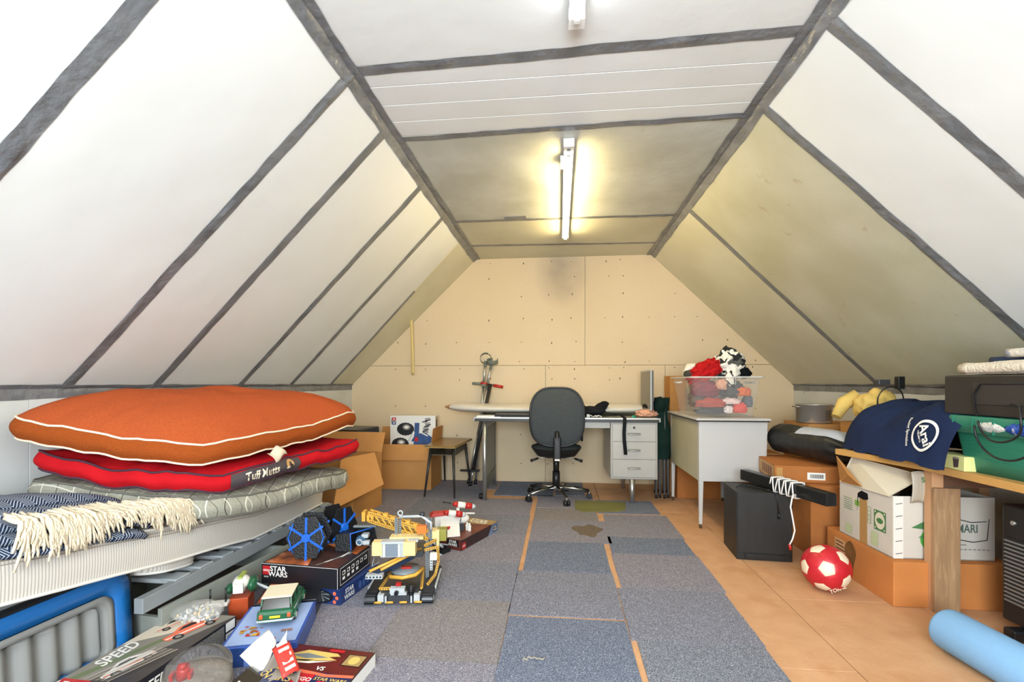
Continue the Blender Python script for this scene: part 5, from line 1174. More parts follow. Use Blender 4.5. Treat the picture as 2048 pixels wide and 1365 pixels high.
M_rc = mat('red cloth', '#b3171a', .85, n=(14, '#8f1013', .6), bump=(25, .3), spec=.15); M_bc = mat('black garment', '#131416', .9, bump=(25, .3), spec=.1)
G1 = None
blob('jacket', 'black and white camouflage jacket heaped on top of the clear tub', 'jacket', t0+Vector((.09, -.07, .375)), (.115, .12, .145), camo(), 2, .5, 2.2, sub=5)
blob('jacket_sleeve', 'camouflage sleeve hanging inside the front of the clear tub', 'sleeve', t0+Vector((.06, -.19, .24)), (.05, .035, .10), camo(), 5, .3)
blob('red_jacket', 'bright red jacket spilling over the left of the tub, beside the camouflage jacket', 'jacket', t0+Vector((-.075, -.06, .345)), (.145, .12, .085), M_rc, 3, .5, 2.4, sub=5, rot=(0, radians(-32), 0))
blob('white_shirt', 'white cloth poking up behind the red jacket', 'shirt', t0+Vector((-.13, .10, .35)), (.08, .06, .07), mat('white cloth', '#e6e0d4', .9, bump=(20, .3)), 4, .3)
blob('cap', 'dark cap with a pink red lining at the left corner of the tub', 'cap', t0+Vector((-.195, -.02, .325)), (.04, .06, .035), mat('dark olive cloth', '#3b3a30', .9), 6, .2)
blob('black_garment', 'black garment at the right of the camouflage jacket', 'clothing', t0+Vector((.18, -.08, .33)), (.065, .09, .06), M_bc, 7, .35)
blob('khaki_cloth', 'khaki cloth with a peaked corner at the right end of the tub', 'clothing', t0+Vector((.215, .04, .325)), (.045, .08, .06), mat('khaki cloth', '#7f7857', .9, bump=(20, .3)), 8, .5)
inn = [('maroon fleece', '#7d2336', (-.10, -.14, .20), (.10, .08, .075), 'maroon cloth high on the left inside the clear tub'), ('peach cloth', '#d9a183', (.0, -.19, .235), (.045, .04, .05), 'peach cloth patch just under the rim inside the clear tub'),
       ('dark grey cloth', '#3f4248', (.09, -.16, .20), (.09, .07, .07), 'dark grey cloth in the upper middle inside the clear tub'), ('orange cloth', '#d9662a', (.15, -.19, .185), (.06, .05, .045), 'orange cloth at the right inside the clear tub'),
       ('brick red cloth', '#a63a2a', (-.08, -.20, .10), (.11, .05, .045), 'brick red cloth low on the left inside the clear tub'), ('pale pink cloth', '#e6c9c4', (.06, -.19, .115), (.08, .05, .03), 'pale pink cloth in the middle inside the clear tub'),
       ('coral cloth', '#e0453a', (.125, -.205, .06), (.052, .04, .05), 'coral red ball of cloth at the bottom right inside the tub'), ('navy cloth', '#2c3038', (-.06, -.17, .045), (.12, .07, .04), 'dark navy cloth along the bottom inside the clear tub'),
       ('slate cloth', '#5c6168', (.19, -.18, .11), (.035, .05, .06), 'slate grey cloth at the right edge inside the clear tub'), ('white ringed cloth', '#eadad6', (.035, -.215, .05), (.035, .028, .035), 'white cloth with a pink ring at the bottom inside the tub'),
       ('grey filling', '#6b5c58', (0, .06, .14), (.19, .2, .13), 'mixed dull clothing filling the back of the clear tub')]
for nm, h_, c, r, lb in inn: blob(nm.split()[-1] if False else 'folded_clothing', lb, 'clothing', t0+Vector(c), r, mat(nm, h_, .9, bump=(22, .3)), len(nm), .55, 2.0, sub=4)

# folded camp chairs, cartons behind them
M_fg = mat('bottle green canvas', '#10251f', .85, n=(9, '#1b352c', .6), bump=(16, .3), spec=.2); M_pole = mat('grey tube', '#7c8184', .35, metal=.5)
for k, (x, y, rz, lb) in enumerate(((.945, 4.50, 4, 'folded dark green camping chair standing beside the desk, nearer the drawers'), (.985, 4.72, -6, 'second folded dark green camping chair, wedged behind the first one'))):
    t = thing('camping_chair', lb, 'chair', (x, y, 0), radians(rz), 'folded camping chairs')
    for i in range(4): xx = -.060+i*.038; B().tube([(xx, -.03+.02*(i % 2), .01), (xx*.9, -.03+.02*(i % 2), .80)], .009, 8).obj('pole', M_pole, t)
    for i in range(4): xx = -.060+i*.038; B().cone((xx, -.03+.02*(i % 2), 0), (xx, -.03+.02*(i % 2), .03), .012, .011, 8).obj('foot', K_blk, t)
    b = B(); b.grid(lambda u, v: ((.074+.012*sin(5*v+k)+.008*sin(u*2*pi*4))*cos(2*pi*u)+.01*sin(v*7), (.045+.007*sin(u*2*pi*3+v*4))*sin(2*pi*u), .36+.56*v), 30, 20, 0, cu=True); b.poly([((.07)*cos(2*pi*i/30), .045*sin(2*pi*i/30), .92) for i in range(30)]); b.obj('canvas', M_fg, t)
    b = B(); b.ball((-.02, -.02, .86), (.055, .05, .07), 3, fn=lambda p: p*(1+.25*fbm(p+Vector((k*4, 0, 0)), 2, 3))); b.obj('arm_rest', M_fg, t)
carton('tall narrow cardboard box standing behind the camping chairs', 1.07, 1.22, 4.74, 4.98, 0, 1.13, M_card, tape=False)
carton('cardboard box on the floor under the end on desk', 1.08, 1.46, 4.49, 4.73, 0, .42, M_card2, tape=True)
# dark books / folders under the end-on desk
for i in range(6):
    x = 1.485+i*.034; o = thing('book', ('black', 'maroon', 'grey', 'black', 'dark blue', 'brown')[i]+' bound folder number in the row under the desk'.replace(' number in the row', f', {("first","second","third","fourth","fifth","last")[i]} from the left') , 'book', (x, 4.3, 0), 0, 'folders under the end on desk')
    cm = card(('#1a1a1c', '#5a2326', '#5c5c60', '#202022', '#26304a', '#5a4230')[i]); B().box(0, .003, -.11, .11, 0, .30).box(.027, .030, -.11, .11, 0, .30).box(0, .03, -.113, -.11, 0, .30).obj('cover', cm, o, kind='stuff'); B().box(.003, .027, -.108, .105, .004, .296).obj('pages', C_wh, o)

# black sub-woofer cabinet
t = thing('speaker_cabinet', 'black wooden speaker cabinet on the floor beside the tall carton', 'speaker', (1.225, 3.09, 0), radians(-4)); M_sw = mat('black ash', '#191a1a', .5, n=(30, '#232424', .6), stretch=(1, 1, .15))
B().box(-.155, .155, -.135, .155, .0, .405).obj('cabinet', M_sw, t, bevel=.004); B().box(-.15, .15, -.142, -.135, .045, .40).obj('front_panel', M_sw, t, bevel=.003)
B().box(-.11, .11, -.146, -.130, .012, .038).obj('port_slot', mat('gloss black', '#26282a', .2), t, bevel=.003)
for x, y in ((-.13, -.11), (.13, -.11), (-.13, .13), (.13, .13)): B().cone((x, y, -.0), (x, y, .006), .012, .012, 10).obj('foot', K_blk, t)
t = thing('black_cable', 'thin black cable coiled on the speaker cabinet and hanging down its front', 'cable', (1.225, 3.09, .409), 0); b = B()
b.tube([(-.13+.26*s_, -.02+.06*sin(s_*7), .004+.0*s_) for s_ in [i/20 for i in range(21)]]+[(.05, .04, .004), (-.02, .0, .004), (.02, -.08, .005), (.04, -.15, .004), (.055, -.162, -.04), (.06, -.163, -.12)], .003, 6); b.obj('cord', K_blk, t); B().tube([(.06, -.163, -.115), (.062, -.163, -.15)], .006, 8).obj('plug', K_blk, t)
# black square bar laid across, with white cable
A0, A1 = Vector((1.30, 3.46, .447)), Vector((1.385, 2.62, .455)); A0 = Vector((1.235, 3.32, .448)); A1 = Vector((1.40, 2.60, .455))
d = (A1-A0).normalized(); t = thing('sound_bar', 'long black square bar lying across the speaker cabinet with white cable wound on it', 'bar', tuple(A0), 0); sd = d.cross(Vector((0, 0, 1))).normalized()*.029; up = Vector((0, 0, .034)); o_ = Vector((0, 0, 0)); L1 = A1-A0
B().hexa([o_-sd-up, o_+sd-up, L1+sd-up, L1-sd-up, o_-sd+up, o_+sd+up, L1+sd+up, L1-sd+up]).obj('bar', mat('gloss black bar', '#191b1c', .28), t, bevel=.004)
B().hexa([L1-sd*.9-up*.9, L1+sd*.9-up*.9, L1+d*.006+sd*.9-up*.9, L1+d*.006-sd*.9-up*.9, L1-sd*.9+up*.9, L1+sd*.9+up*.9, L1+d*.006+sd*.9+up*.9, L1+d*.006-sd*.9+up*.9]).obj('end_cap', K_blk, t, bevel=.003)
t = thing('white_cable', 'white cable wound round the black bar, its red plug hanging down', 'cable', tuple(A0.lerp(A1, .42)), 0); pts = []; L2 = (A1-A0)*.30
for i in range(8*16):
    a = 2*pi*i/16; s_ = i/(8*16); q = L2*s_+d*.02*sin(a*.5); c_, n_ = cos(a), sin(a); r = 1/max(abs(c_), abs(n_))**.85; pts.append(q+sd/.029*.038*c_*r*.95+Vector((0, 0, .043*n_*r)))
e_ = pts[-1]; pts += [e_+Vector(v) for v in ((-.03, -.03, .0), (-.045, -.04, -.06), (-.035, -.045, -.13), (-.025, -.045, -.19), (-.035, -.04, -.24), (-.05, -.04, -.27))]
B().tube(pts, .0042, 7).obj('cord', C_wh, t); B().tube([e_+Vector((-.05, -.04, -.268)), e_+Vector((-.045, -.04, -.298))], .008, 8).obj('plug', K_red, t)

# tall carton, flat carton with barcode, tent bag
carton('large plain orange brown carton on the floor behind the ball', 1.525, 2.26, 3.05, 3.60, 0, .432, M_card2)
carton('large brown carton against the right wall under the tent bag', 1.50, 1.785, 3.66, 4.3, 0, .49, M_card2)
t = carton('flat brown carton with a white barcode label on the large orange brown carton', 1.39, 1.88, 3.12, 3.52, .4355, .535, M_card2, rz=-9, tape=False)
p = Pr(fr((0, -.2, .05), (1, 0, 0), (0, 0, 1))); p.rect(-.06, .04, -.03, .015, C_lgt)
for i in range(22): p.rect(-.045+i*.0034, -.045+i*.0034+(.0022 if i % 3 else .0012), -.020, .005, bl)
p.poly(ell(.19, .005, .016), mat('print dark brown', '#6b3a1e', .6)).poly(ell(.19, .005, .011), M_card2).rect(-.235, -.20, -.04, .04, M_ptape); p.done('front_print', t)
p = Pr(fr((-.245, 0, .05), (0, -1, 0), (0, 0, 1))); p.rect(-.19, .19, -.045, .045, mat('pale brown tape', '#b98d52', .5))
for i in range(5): p.rect(-.1+i*.05, -.07+i*.05, -.03, .03, mat('print dark brown', '#6b3a1e', .6))
p.done('side_print', t)
a0 = Vector((1.60, 3.64, .665)); a1 = Vector((1.78, 3.02, .65)); ax = a1-a0; dl = ax.normalized(); s1 = dl.cross(Vector((0, 0, 1))).normalized(); s2 = s1.cross(dl)
t = thing('tent_bag', 'black drawstring tent bag with a pale grey lining showing, lying on the cartons', 'bag', tuple(a0), 0)
def tb(u, v):
    a = 2*pi*v; r = .108*(1-.0*u); r *= 1-(.10 if u < .02 else 0); 
    if u > .70: k = (u-.70)/.30; r *= 1-.72*k**1.4; r *= 1+.16*k*sin(a*9+u*20)
    r *= 1+.05*fbm((u*5, cos(a), sin(a)), 1.3, 2); return ax*u*1.08+s1*r*cos(a)+s2*r*.95*sin(a)
b = B(); b.grid(tb, 60, 60, 0, cv=True); b.poly([tb(0, i/60) for i in range(60)]); b.poly([tb(1, i/60) for i in range(60)][::-1]); b.obj('sack', mat('black nylon', '#1b1c1d', .45, bump=(12, .35)), t)
b = B(); b.grid(lambda u, v: (lambda P: P+(P-ax*(.50+.36*u)*1.08)*.045)(tb(.36+.52*u, .10+.20*v+.03*u)), 20, 8); b.obj('lining', mat('pale grey nylon', '#b3b8c2', .5, bump=(18, .4)), t)
B().tube([ax*1.02+s1*.03, ax*1.04+Vector((-.01, -.03, -.10)), ax*1.04+Vector((.0, -.035, -.18)), ax*1.04+Vector((-.05, -.05, -.205)), ax*1.04+Vector((-.06, -.06, -.20))], .003, 6).obj('drawstring', K_blk, t)
B().ball(ax*1.07, (.045, .045, .05), 3, fn=lambda p: p*(1+.3*fbm(p, 3, 2))).obj('gathered_mouth', mat('black nylon', '#1b1c1d', .45), t)
p = Pr(fr(ax*.13+s1*.0+s2*.0, ax, s2)); 
b = B(); b.text('mountain', fr(ax*.22-s1*-.0+Vector((-.075, -.03, .068)), ax, Vector((.35, .15, .9))), .03, 0); b.obj('lettering', mat('olive print', '#8a8a60', .5), t) if False else None

# low orange-brown carton and white greengrocer's box
t = carton('low wide orange brown carton with a dark damp stain, beside the ball', 1.575, 2.10, 2.41, 2.97, 0, .212, mat('cardboard orange', '#c98248', .85, n=(4, '#ba7540', .6), spec=.15), tape=False)
p = Pr(fr((-.2625, 0, .106), (0, -1, 0), (0, 0, 1))); p.poly([(-.04+.05*cos(a)*(1+.3*sin(3*a)), .03+.085*sin(a)*(1+.15*cos(4*a))) for a in [2*pi*i/22 for i in range(22)] if .03+.085*sin(a)*(1+.15*cos(4*a)) < .1 or True], mat('damp stain', '#7d5428', .8)).rect(-.18, -.09, .0, .07, mat('pale label', '#cf9b66', .6)) if False else p.rect(-.20, -.10, .0, .075, mat('pale label', '#d6a878', .6))
for i in range(3): p.rect(-.19, -.12+i*.01, .055-i*.02, .062-i*.02, mat('print dark brown', '#6b3a1e', .6))
p.poly([(-.055+.045*cos(a)*(1+.25*sin(3*a)), .01+.085*sin(a)) for a in [2*pi*i/22 for i in range(22)]], mat('damp stain', '#8a5c2c', .8, n=(18, '#6b4620', .9))); p.done('side_print', t)
M_wc = mat('white printed card', '#cfc8bd', .7, n=(3, '#c2bbb0', .6)); M_wc2 = mat('cream card side', '#d6cdb8', .75, n=(3, '#cabf a6'.replace(' ', ''), .5))
Wb, Lb, Hb = .455, .42, .30
t = open_carton('white fruit box with green printing and torn flaps on the low carton', (1.822, 2.665), Wb, Lb, Hb, 1, {}, m=M_wc, z=.2155, name='fruit_box')
fl_ = [((-.225, .20, Hb), (-.225, -.02, Hb), (-.30, -.12, Hb+.055), (-.255, .15, Hb+.14))]
B().slab([(-.232, .20, .285), (-.235, -.20, .295), (-.06, -.19, .395), (-.19, .16, .435)][::-1], .004).obj('flap', M_wc2, t)
B().slab([(-.228, .205, .28), (-.24, .0, .30), (-.275, .05, .35), (-.25, .205, .43)], .004).obj('flap', M_card, t)
stp = B().grid(lambda u, v: (-.155+.11*u, -.222-.012*sin(v*3), .27+.15*v+.006*sin(u*5)), 10, 8); stp.obj('striped_flap', mat('striped card', '#b9b0a0', .6, n=(3, '#a39a88', .7), stretch=(30, 1, 1)), t, solid=.003)
B().text('S', fr((-.11, -.238, .385), (1, 0, 0), (0, 0, 1)), .035, 0).obj('letter_print', mat('print green', '#4a7c4c', .5), t)
pg = mat('print green', '#4a7c4c', .5); pgl = mat('print light green', '#7fae4e', .5); pk = mat('print kraft', '#c08a4e', .6)
p = Pr(fr((-Wb/2, 0, Hb/2), (0, -1, 0), (0, 0, 1)))
p.rect(-.035, .025, -.15, .085, mat('brown parcel tape old', '#b48a55', .4)).rect(-.16, -.06, .055, .075, pgl if False else M_wc2).rect(-.075, -.035, .035, .065, pgl)
for i in range(6): p.rect(-.17, -.095, .06-i*.012, .063-i*.012, pg)
p.poly([(-.055+.0*i, .0) for i in range(1)]+[(-.05, .105), (-.02, .125), (.03, .12), (.035, .09), (-.0, .08), (-.045, .085)], K_blk)
p.rect(.03, .055, -.03, .055, pg).rect(.0325, .0525, -.0275, .0525, M_wc2).text('L', .0425, .035, .02, pg).text('C', .0425, .01, .02, pg).text('C', .0425, -.013, .02, pg)
p.rect(.08, .165, -.045, .055, pg).poly(ell(.1225, .005, .036, .042), M_wc2).poly(ell(.1225, .005, .024, .014), pg)
for x_, y_ in ((.09, .045), (.155, .045), (.09, -.035), (.155, -.035)): p.poly(ell(x_, y_, .005), M_wc2)
p.rect(-.15, -.1, -.13, -.08, pgl if False else mat('print pale green', '#b9c49a', .6)).rect(.06, .11, -.13, -.06, mat('print pale green', '#b9c49a', .6)); p.done('side_print', t)
p = Pr(fr((0, -Lb/2, Hb/2), (1, 0, 0), (0, 0, 1)))
p.rect(-.225, -.18, -.15, .148, mat('white glued edge', '#e2ddd4', .6))
for i in range(5): p.poly([(-.215, -.13+i*.06), (-.185, -.125+i*.06), (-.185, -.122+i*.06), (-.215, -.127+i*.06)], bl)
p.poly([(-.045, -.145), (.06, -.145), (.06, .15), (-.04, .15), (-.06, .10), (-.055, .0)], pk)
p.poly(ell(-.03, -.055, .075, .062), mat('print leaf green', '#4f9f3c', .5)).poly([(-.145, -.0), (-.08, .035), (-.01, .02), (.03, -.02), (-.06, -.01)], pg).poly([(-.115, -.045), (-.05, -.02), (.02, -.035), (-.04, -.06)], pg).rect(-.05, .02, -.118, -.055, mat('print leaf kraft', '#7d8a35', .6))
p.rect(.155, .1552, 0, .001, bl).text('MARI', .105, .0, .055, mat('print grey green', '#56685f', .5), 0, .75)
p.poly([(.06, .045), (.12, .03), (.19, .035), (.19, .038), (.12, .034), (.06, .049)], bl).poly([(.07, -.05), (.13, -.06), (.19, -.05), (.20, .05), (.203, .05), (.194, -.053), (.13, -.064), (.07, -.054)], bl)
for i in range(7): p.rect(.07+i*.02, .083+i*.02, -.10, -.095, gy)
p.rect(.07, .10, -.078, -.073, gy); p.done('front_print', t)
blob('black_bag_of_stuff', 'glossy black plastic bag stuffed in the white fruit box', 'bag', (1.86, 2.68, .47), (.18, .16, .06), mat('black bin liner', '#0f1011', .25, bump=(14, .6)), 9, .3) if False else None
t = thing('bin_liner', 'glossy black bin liner stuffed into the open fruit box', 'bag', (1.86, 2.67, .222)); b = B(); b.ball((0, 0, .17), (.17, .17, .17), 4, fn=lambda p: p*(1+.12*fbm(p, 3, 3)) if p.z > -.6 else Vector((p.x, p.y, -.6))); b.obj('bag_body', mat('black bin liner', '#0f1011', .25, bump=(14, .6)), t)
B().ball((.02, 0, .35), (.05, .05, .035), 3, fn=lambda p: p*(1+.4*fbm(p, 4, 3))).obj('knot', mat('black bin liner', '#0f1011', .25), t)
# wooden bench: top, post
M_plw = mat('plywood top', '#c99a58', .55, n=(2.5, '#b98848', .7), stretch=(6, .6, 1)); M_pine = mat('old pine', '#a98560', .75, n=(5, '#8a6a4c', .8), n2=(14, '#c4a078', .5, .55, .7), stretch=(6, 6, .7), bump=(20, .1)); M_pine2 = mat('fresh pine', '#c99a72', .7, n=(4, '#b98a60', .6), stretch=(6, 6, .7))
t = thing('workbench', 'rough wooden bench with plywood top and post legs along the right wall', 'bench', (1.95, 2.0, 0), 0)
b = B(); top = [(1.565-1.95, .87), (1.69-1.95, .33), (1.69-1.95, -1.1), (.41, -1.1), (.41, .87)]
b.prism(top, MT(0, 0, .655), .032); b.obj('bench_top', M_plw, t, bevel=.002)
for x0, y0 in ((-.225, .385), (.28, .76), (.28, -.9), (-.225, -.9)):
    B().box(x0, x0+.05, y0, y0+.05, .0, .655).obj('post', M_pine2, t, bevel=.002)
    if y0 < .4 and x0 < 0: B().box(x0-.004, x0+.106, y0-.022, y0-.001, 0, .575).obj('plank_leg', M_pine, t, bevel=.002)
B().box(-.175, .33, .395, .43, .575, .65).obj('cross_rail', mat('dark pine', '#6b4c38', .8), t)
# heater
t = thing('heater', 'black portable heater with horizontal grille slats under the bench at the right edge', 'heater', (2.0, 2.02, 0), radians(2)); M_ht = mat('black heater shell', '#17181a', .35)
B().box(-.10, .12, -.42, .22, .05, .545).obj('body', M_ht, t, bevel=.01); B().box(-.104, -.10, -.40, .20, .13, .41).obj('grille_back', K_blk, t)
for i in range(16): z = .14+i*.0168; B().box(-.112, -.102, -.39, .195, z, z+.006).obj('slat', mat('slat steel', '#8d9293', .35, metal=.6), t)
for y in (-.2, .1, .16): B().cone((-.10, y, .475), (-.112, y, .475), .010, .009, 12).obj('knob', M_alu, t)
for y in (-.35, .12): B().box(-.16, .15, y-.02, y+.03, 0, .05).obj('foot', K_blk, t, bevel=.008)
t = thing('mains_lead', 'black mains lead trailing on the floor behind the blue foam roll', 'cable', (1.78, 2.1, 0)); B().tube([(.07, .06, .01), (.0, .02, .006), (.02, -.06, .006), (.06, -.16, .006), (.05, -.3, .006)], .005, 7).obj('cord', K_blk, t); B().box(.03, .075, -.36, -.29, 0, .03).obj('plug', K_blk, t, bevel=.006)
# foam roll
A0 = Vector((1.535, 2.05, .083)); A1 = Vector((1.66, .95, .083)); d = (A1-A0).normalized(); t = thing('foam_roll', 'light blue foam roll lying on the chipboard floor in the lower right corner', 'foam roll', (A0.x, A0.y, 0), 0)
b = B(); n_ = 40; sdv = d.cross(Vector((0, 0, 1))).normalized(); L1 = (A1-A0).length; prof = [(0, .0001), (0, .03), (0, .066)]+[(.018-.018*cos(radians(90*i/5)), .066+.015*sin(radians(90*i/5))) for i in range(1, 6)]+[(L1, .0815)]
for q, (a, r) in enumerate(prof):
    for i in range(n_): an = 2*pi*i/n_; b.v.append(d*a+sdv*r*cos(an)+Vector((0, 0, .083+r*sin(an))))
for q in range(len(prof)-1):
    for i in range(n_): b.face([q*n_+i, q*n_+(i+1) % n_, (q+1)*n_+(i+1) % n_, (q+1)*n_+i], 0, True)
b.face([(len(prof)-1)*n_+i for i in range(n_)]); b.obj('foam', mat('light blue foam', '#7fa9cf', .8, bump=(60, .08), spec=.2), t)
b = B(); b.tube([-d*.001+sdv*(.012+.003*a)*cos(a*1.0)+Vector((0, 0, .083+(.012+.003*a)*sin(a))) for a in [i*.3 for i in range(60)]], .0014, 5); b.obj('spiral_edge', mat('dark blue foam', '#4f7aa6', .8), t)
# red and white ball
t = thing('football', 'red and cream panelled football on the chipboard floor', 'ball', (1.362, 2.578, 0), 0)
def pan(bm_pts): pass
phi = (1+sqrt(5))/2
ico = [Vector(v).normalized() for v in [(0, s1_, s2_*phi) for s1_ in (-1, 1) for s2_ in (-1, 1)]+[(s1_, s2_*phi, 0) for s1_ in (-1, 1) for s2_ in (-1, 1)]+[(s2_*phi, 0, s1_) for s1_ in (-1, 1) for s2_ in (-1, 1)]]
toc = Vector((-1.362+.0, -2.578, .95)).normalized()
q0 = ico[0].rotation_difference((toc+Vector((.05, 0, -.06))).normalized()); ico = [q0 @ v for v in ico]
rb = .113; M_rb = mat('ball red', '#c2202c', .4, n=(20, '#ad1a26', .4)); M_wbk = mat('ball cream', '#ead9bd', .45)
adj = {i: [j for j in range(12) if j != i and ico[i].dot(ico[j]) > .4] for i in range(12)}
def panel(cen, corners, m):
    """spherical polygon, slightly puffed"""
    cen = cen.normalized(); e1 = cen.orthogonal().normalized(); e2 = cen.cross(e1); corners = sorted(corners, key=lambda p: atan2(p.dot(e2), p.dot(e1))); n = len(corners); b = B(); K = 5; k0 = 0
    for i in range(n):
        a, c = corners[i], corners[(i+1) % n]
        for u_ in range(K):
            pass
    # fan grid
    rings = 5
    b.v.append(cen*rb*1.0+Vector((0, 0, .113)))
    loops = []
    for r_ in range(1, rings+1):
        L = []
        for i in range(n):
            a, c = corners[i], corners[(i+1) % n]
            for q in range(4):
                e = a.lerp(c, q/4); p = cen.lerp(e, r_/rings).normalized(); h = rb*(1-(.016 if r_ == rings else 0)); L.append(len(b.v)); b.v.append(p*h+Vector((0, 0, .113)))
        loops.append(L)
    n4 = 4*n
    for i in range(n4): b.face([0, loops[0][i], loops[0][(i+1) % n4]], 0, True)
    for r_ in range(rings-1):
        for i in range(n4): b.face([loops[r_][i], loops[r_+1][i], loops[r_+1][(i+1) % n4], loops[r_][(i+1) % n4]], 0, True)
    b.obj('panel', m, t)
fc = set()
for i in range(12):
    panel(ico[i], [ico[i].lerp(ico[j], 1/3).normalized() for j in adj[i]], M_wbk)
    for j in adj[i]:
        for k in adj[i]:
            if k in adj[j]: fc.add(tuple(sorted((i, j, k))))
for f_ in fc:
    cs = [ico[a].lerp(ico[c], 1/3).normalized() for a in f_ for c in f_ if a != c]; panel(sum((ico[a] for a in f_), Vector()), cs, M_rb)
B().ball((0, 0, .113), rb*.982, 4).obj('bladder', M_dark, t)
vv = (toc*.62+Vector((.35, .0, -.66))).normalized(); M = fr(Vector((0, 0, .113))+vv*.1142, Vector((.9, .1, .35)), Vector((0, .2, 1)))
B().text('TORNE', fr(Vector((0, 0, .113))+vv*.1142, vv.cross(Vector((0, 0, -1)))+Vector((0, 0, .25)), Vector((0, 0, 1))), .026, 0).obj('lettering', M_wbk, t)

# on the bench: navy bundle
t = thing('kit_bag', 'navy blue cloth bundle with a white round logo lying on the bench', 'bag', (1.95, 2.62, .687), 0)
def nb(u, v):   # u along y (far to near), v across from the bench edge to the wall
    y = .44-.90*u; a = pi*v; f = (max(0, sin(pi*min(.5, u*1.6+.01))))**.6
    hgt = (.285+.03*sin(u*9+.5)-.02*u)*f*(1-.15*max(0, (u-.75)/.25)**2)
    c_, s_ = cos(a), sin(a); k = (abs(c_)**3.2+abs(s_)**3.2)**(-1/3.2); half = .335*(.55+.45*f)
    x = -half*c_*k-.03*u*(v < .5); z = hgt*s_*k
    n_ = .024*fbm((u*7, v*5, 2), 1, 3)+.010*sin(u*26+v*8)*max(0, .55-abs(v-.2))
    kk = min(1, max(0, (u-.60)/.22)); x = -.335+(x+.335)*(1-.72*kk)
    return (x+n_*.6+.07*s_*k*(x < 0), y+.02*sin(v*6), max(.001, z+n_))
b = B(); b.grid(nb, 60, 44); b.obj('cloth', mat('navy jersey', '#1d2b4d', .85, n=(5, '#18233f', .6), bump=(24, .12), spec=.15), t)
def surf(yl, z):
    """point on the bench side of the bundle at local y and height z"""
    u = (.44-yl)/.90; lo, hi = .0, .5
    for _ in range(26):
        m_ = (lo+hi)/2
        if nb(u, m_)[2] < z: lo = m_
        else: hi = m_
    return Vector(nb(u, lo))
CY, CZ = 2.300-2.62, .820-.687
def at_(x, y, off): return surf(CY-x, CZ+y)+Vector((-off, -off*.2, off*.5))
def strip(b, p2, wd, m, off=.006):
    for (x0, y0), (x1, y1) in zip(p2, p2[1:]):
        L = sqrt((x1-x0)**2+(y1-y0)**2) or 1; nx, ny = -(y1-y0)/L*wd/2, (x1-x0)/L*wd/2; k = b.add([at_(x, y, off) for x, y in ((x0-nx, y0-ny), (x1-nx, y1-ny), (x1+nx, y1+ny), (x0+nx, y0+ny))]); b.face([k, k+1, k+2, k+3], m)
b = B()
ca, sa = cos(.25), sin(.25)
ring_ = [(.064*cos(a)*(1+.12*sin(a))*ca+.066*sin(a)*sa, .066*sin(a)*ca-.064*cos(a)*sa) for a in [2*pi*i/34 for i in range(35)]]; strip(b, ring_, .012, 0)
def ptext(b, s, x0, y0, size, ang, off=.007, sx=1):
    me = textmesh(s, 'CENTER'); k = len(b.v); c_, s_ = cos(ang), sin(ang)
    for v_ in me[0]: x, y = v_[0]*size*sx, v_[1]*size; b.v.append(at_(x0+x*c_-y*s_, y0+x*s_+y*c_, off))
    for f_ in me[1]: b.face([k+i for i in f_], 0)
ptext(b, 'Arai', .008, .004, .062, radians(-62), .007); ptext(b, 'HELMETS', -.022, -.006, .014, radians(-68), .007)
ptext(b, 'Racing Specialists', -.098, .008, .024, radians(-78), .007, .8)
b.obj('logo_print', mat('print white', '#f2efe8', .4), t)
# yellow printed packet
t = thing('picture_box', 'small yellow box with a bucket picture on the bench edge beside the green crate', 'box', (1.722, 2.235, .6885), radians(-3)); B().box(-.03, .05, -.075, .10, 0, .062).obj('carton', mat('card pale yellow', '#d8d890', .6), t, bevel=.002)
p = Pr(fr((-.03, -.062, .031), (0, -1, 0), (0, 0, 1))); p.poly([(-.05, .02), (-.015, .024), (-.02, -.018), (-.045, -.022)], mat('print plum', '#4f3c40', .5)).poly(ell(-.0325, .02, .018, .005), gy); p.done('front_print', t)
# green crate, suitcase, towels
t = thing('green_crate', 'green plastic crate on the bench under the black case', 'crate', (1.90, 1.96, .6885), radians(3)); M_gc = mat('green crate plastic', '#2c7a62', .4, n=(3, '#256c56', .5))
def cw(z): k = z/.235; return .155+.03*k, .27+.03*k
b = B(); N24 = 24
def rg(z, o=0, r=.03): a, c = cw(z); return rrect(-a-o, a+o, -c-o, c+o, r, 5)
b.grid(lambda u, v: (*rg(.235*v)[int(round(u*24)) % 24], .235*v), 24, 4, 0, cu=True); b.poly([(x, y, 0) for x, y in rg(0)][::-1]); b.obj('crate_wall', M_gc, t, solid=.004)
b = B(); b.grid(lambda u, v: (*rg(.2, [.0, .016, .016, .012, .0][int(round(v*4))])[int(round(u*24)) % 24], [.165, .165, .228, .236, .236][int(round(v*4))]), 24, 4, 0, cu=True); b.obj('rim_band', M_gc, t)
a_, c_ = cw(.2)
for i in range(7): y = -.27+i*.09; B().box(-a_-.02, -a_-.002, y-.003, y+.003, .165, .23).obj('rib', M_gc, t)
for z in (.06, .12): B().box(-cw(z)[0]-.004, -cw(z)[0]+.002, -.25, .25, z, z+.006).obj('ridge', M_gc, t)
B().box(-cw(.05)[0]-.005, -cw(.05)[0]+.001, -.30+.05, -.13, .005, .075).obj('paper_label', C_wh, t)
for k, (y, h_, lb) in enumerate(((-.02, '#1c4fb8', 'blue foil packet crammed at the front of the green crate'), (-.16, '#2c64c9', 'second blue foil packet nearer the camera in the green crate'), (.10, '#c9ccc9', 'clear crinkled bag beside the blue packets in the green crate'))):
    blob('foil_packet', lb, 'packet', (1.90-cw(.2)[0]-.008, 1.96+y, .6885+.195), (.022, .07, .025), mat('foil '+h_, h_, .25, metal=.3, n=(40, '#dfe6f2', .9, .58, .66), bump=(30, .8)), k+20, .3, flat=-.9, sub=3)
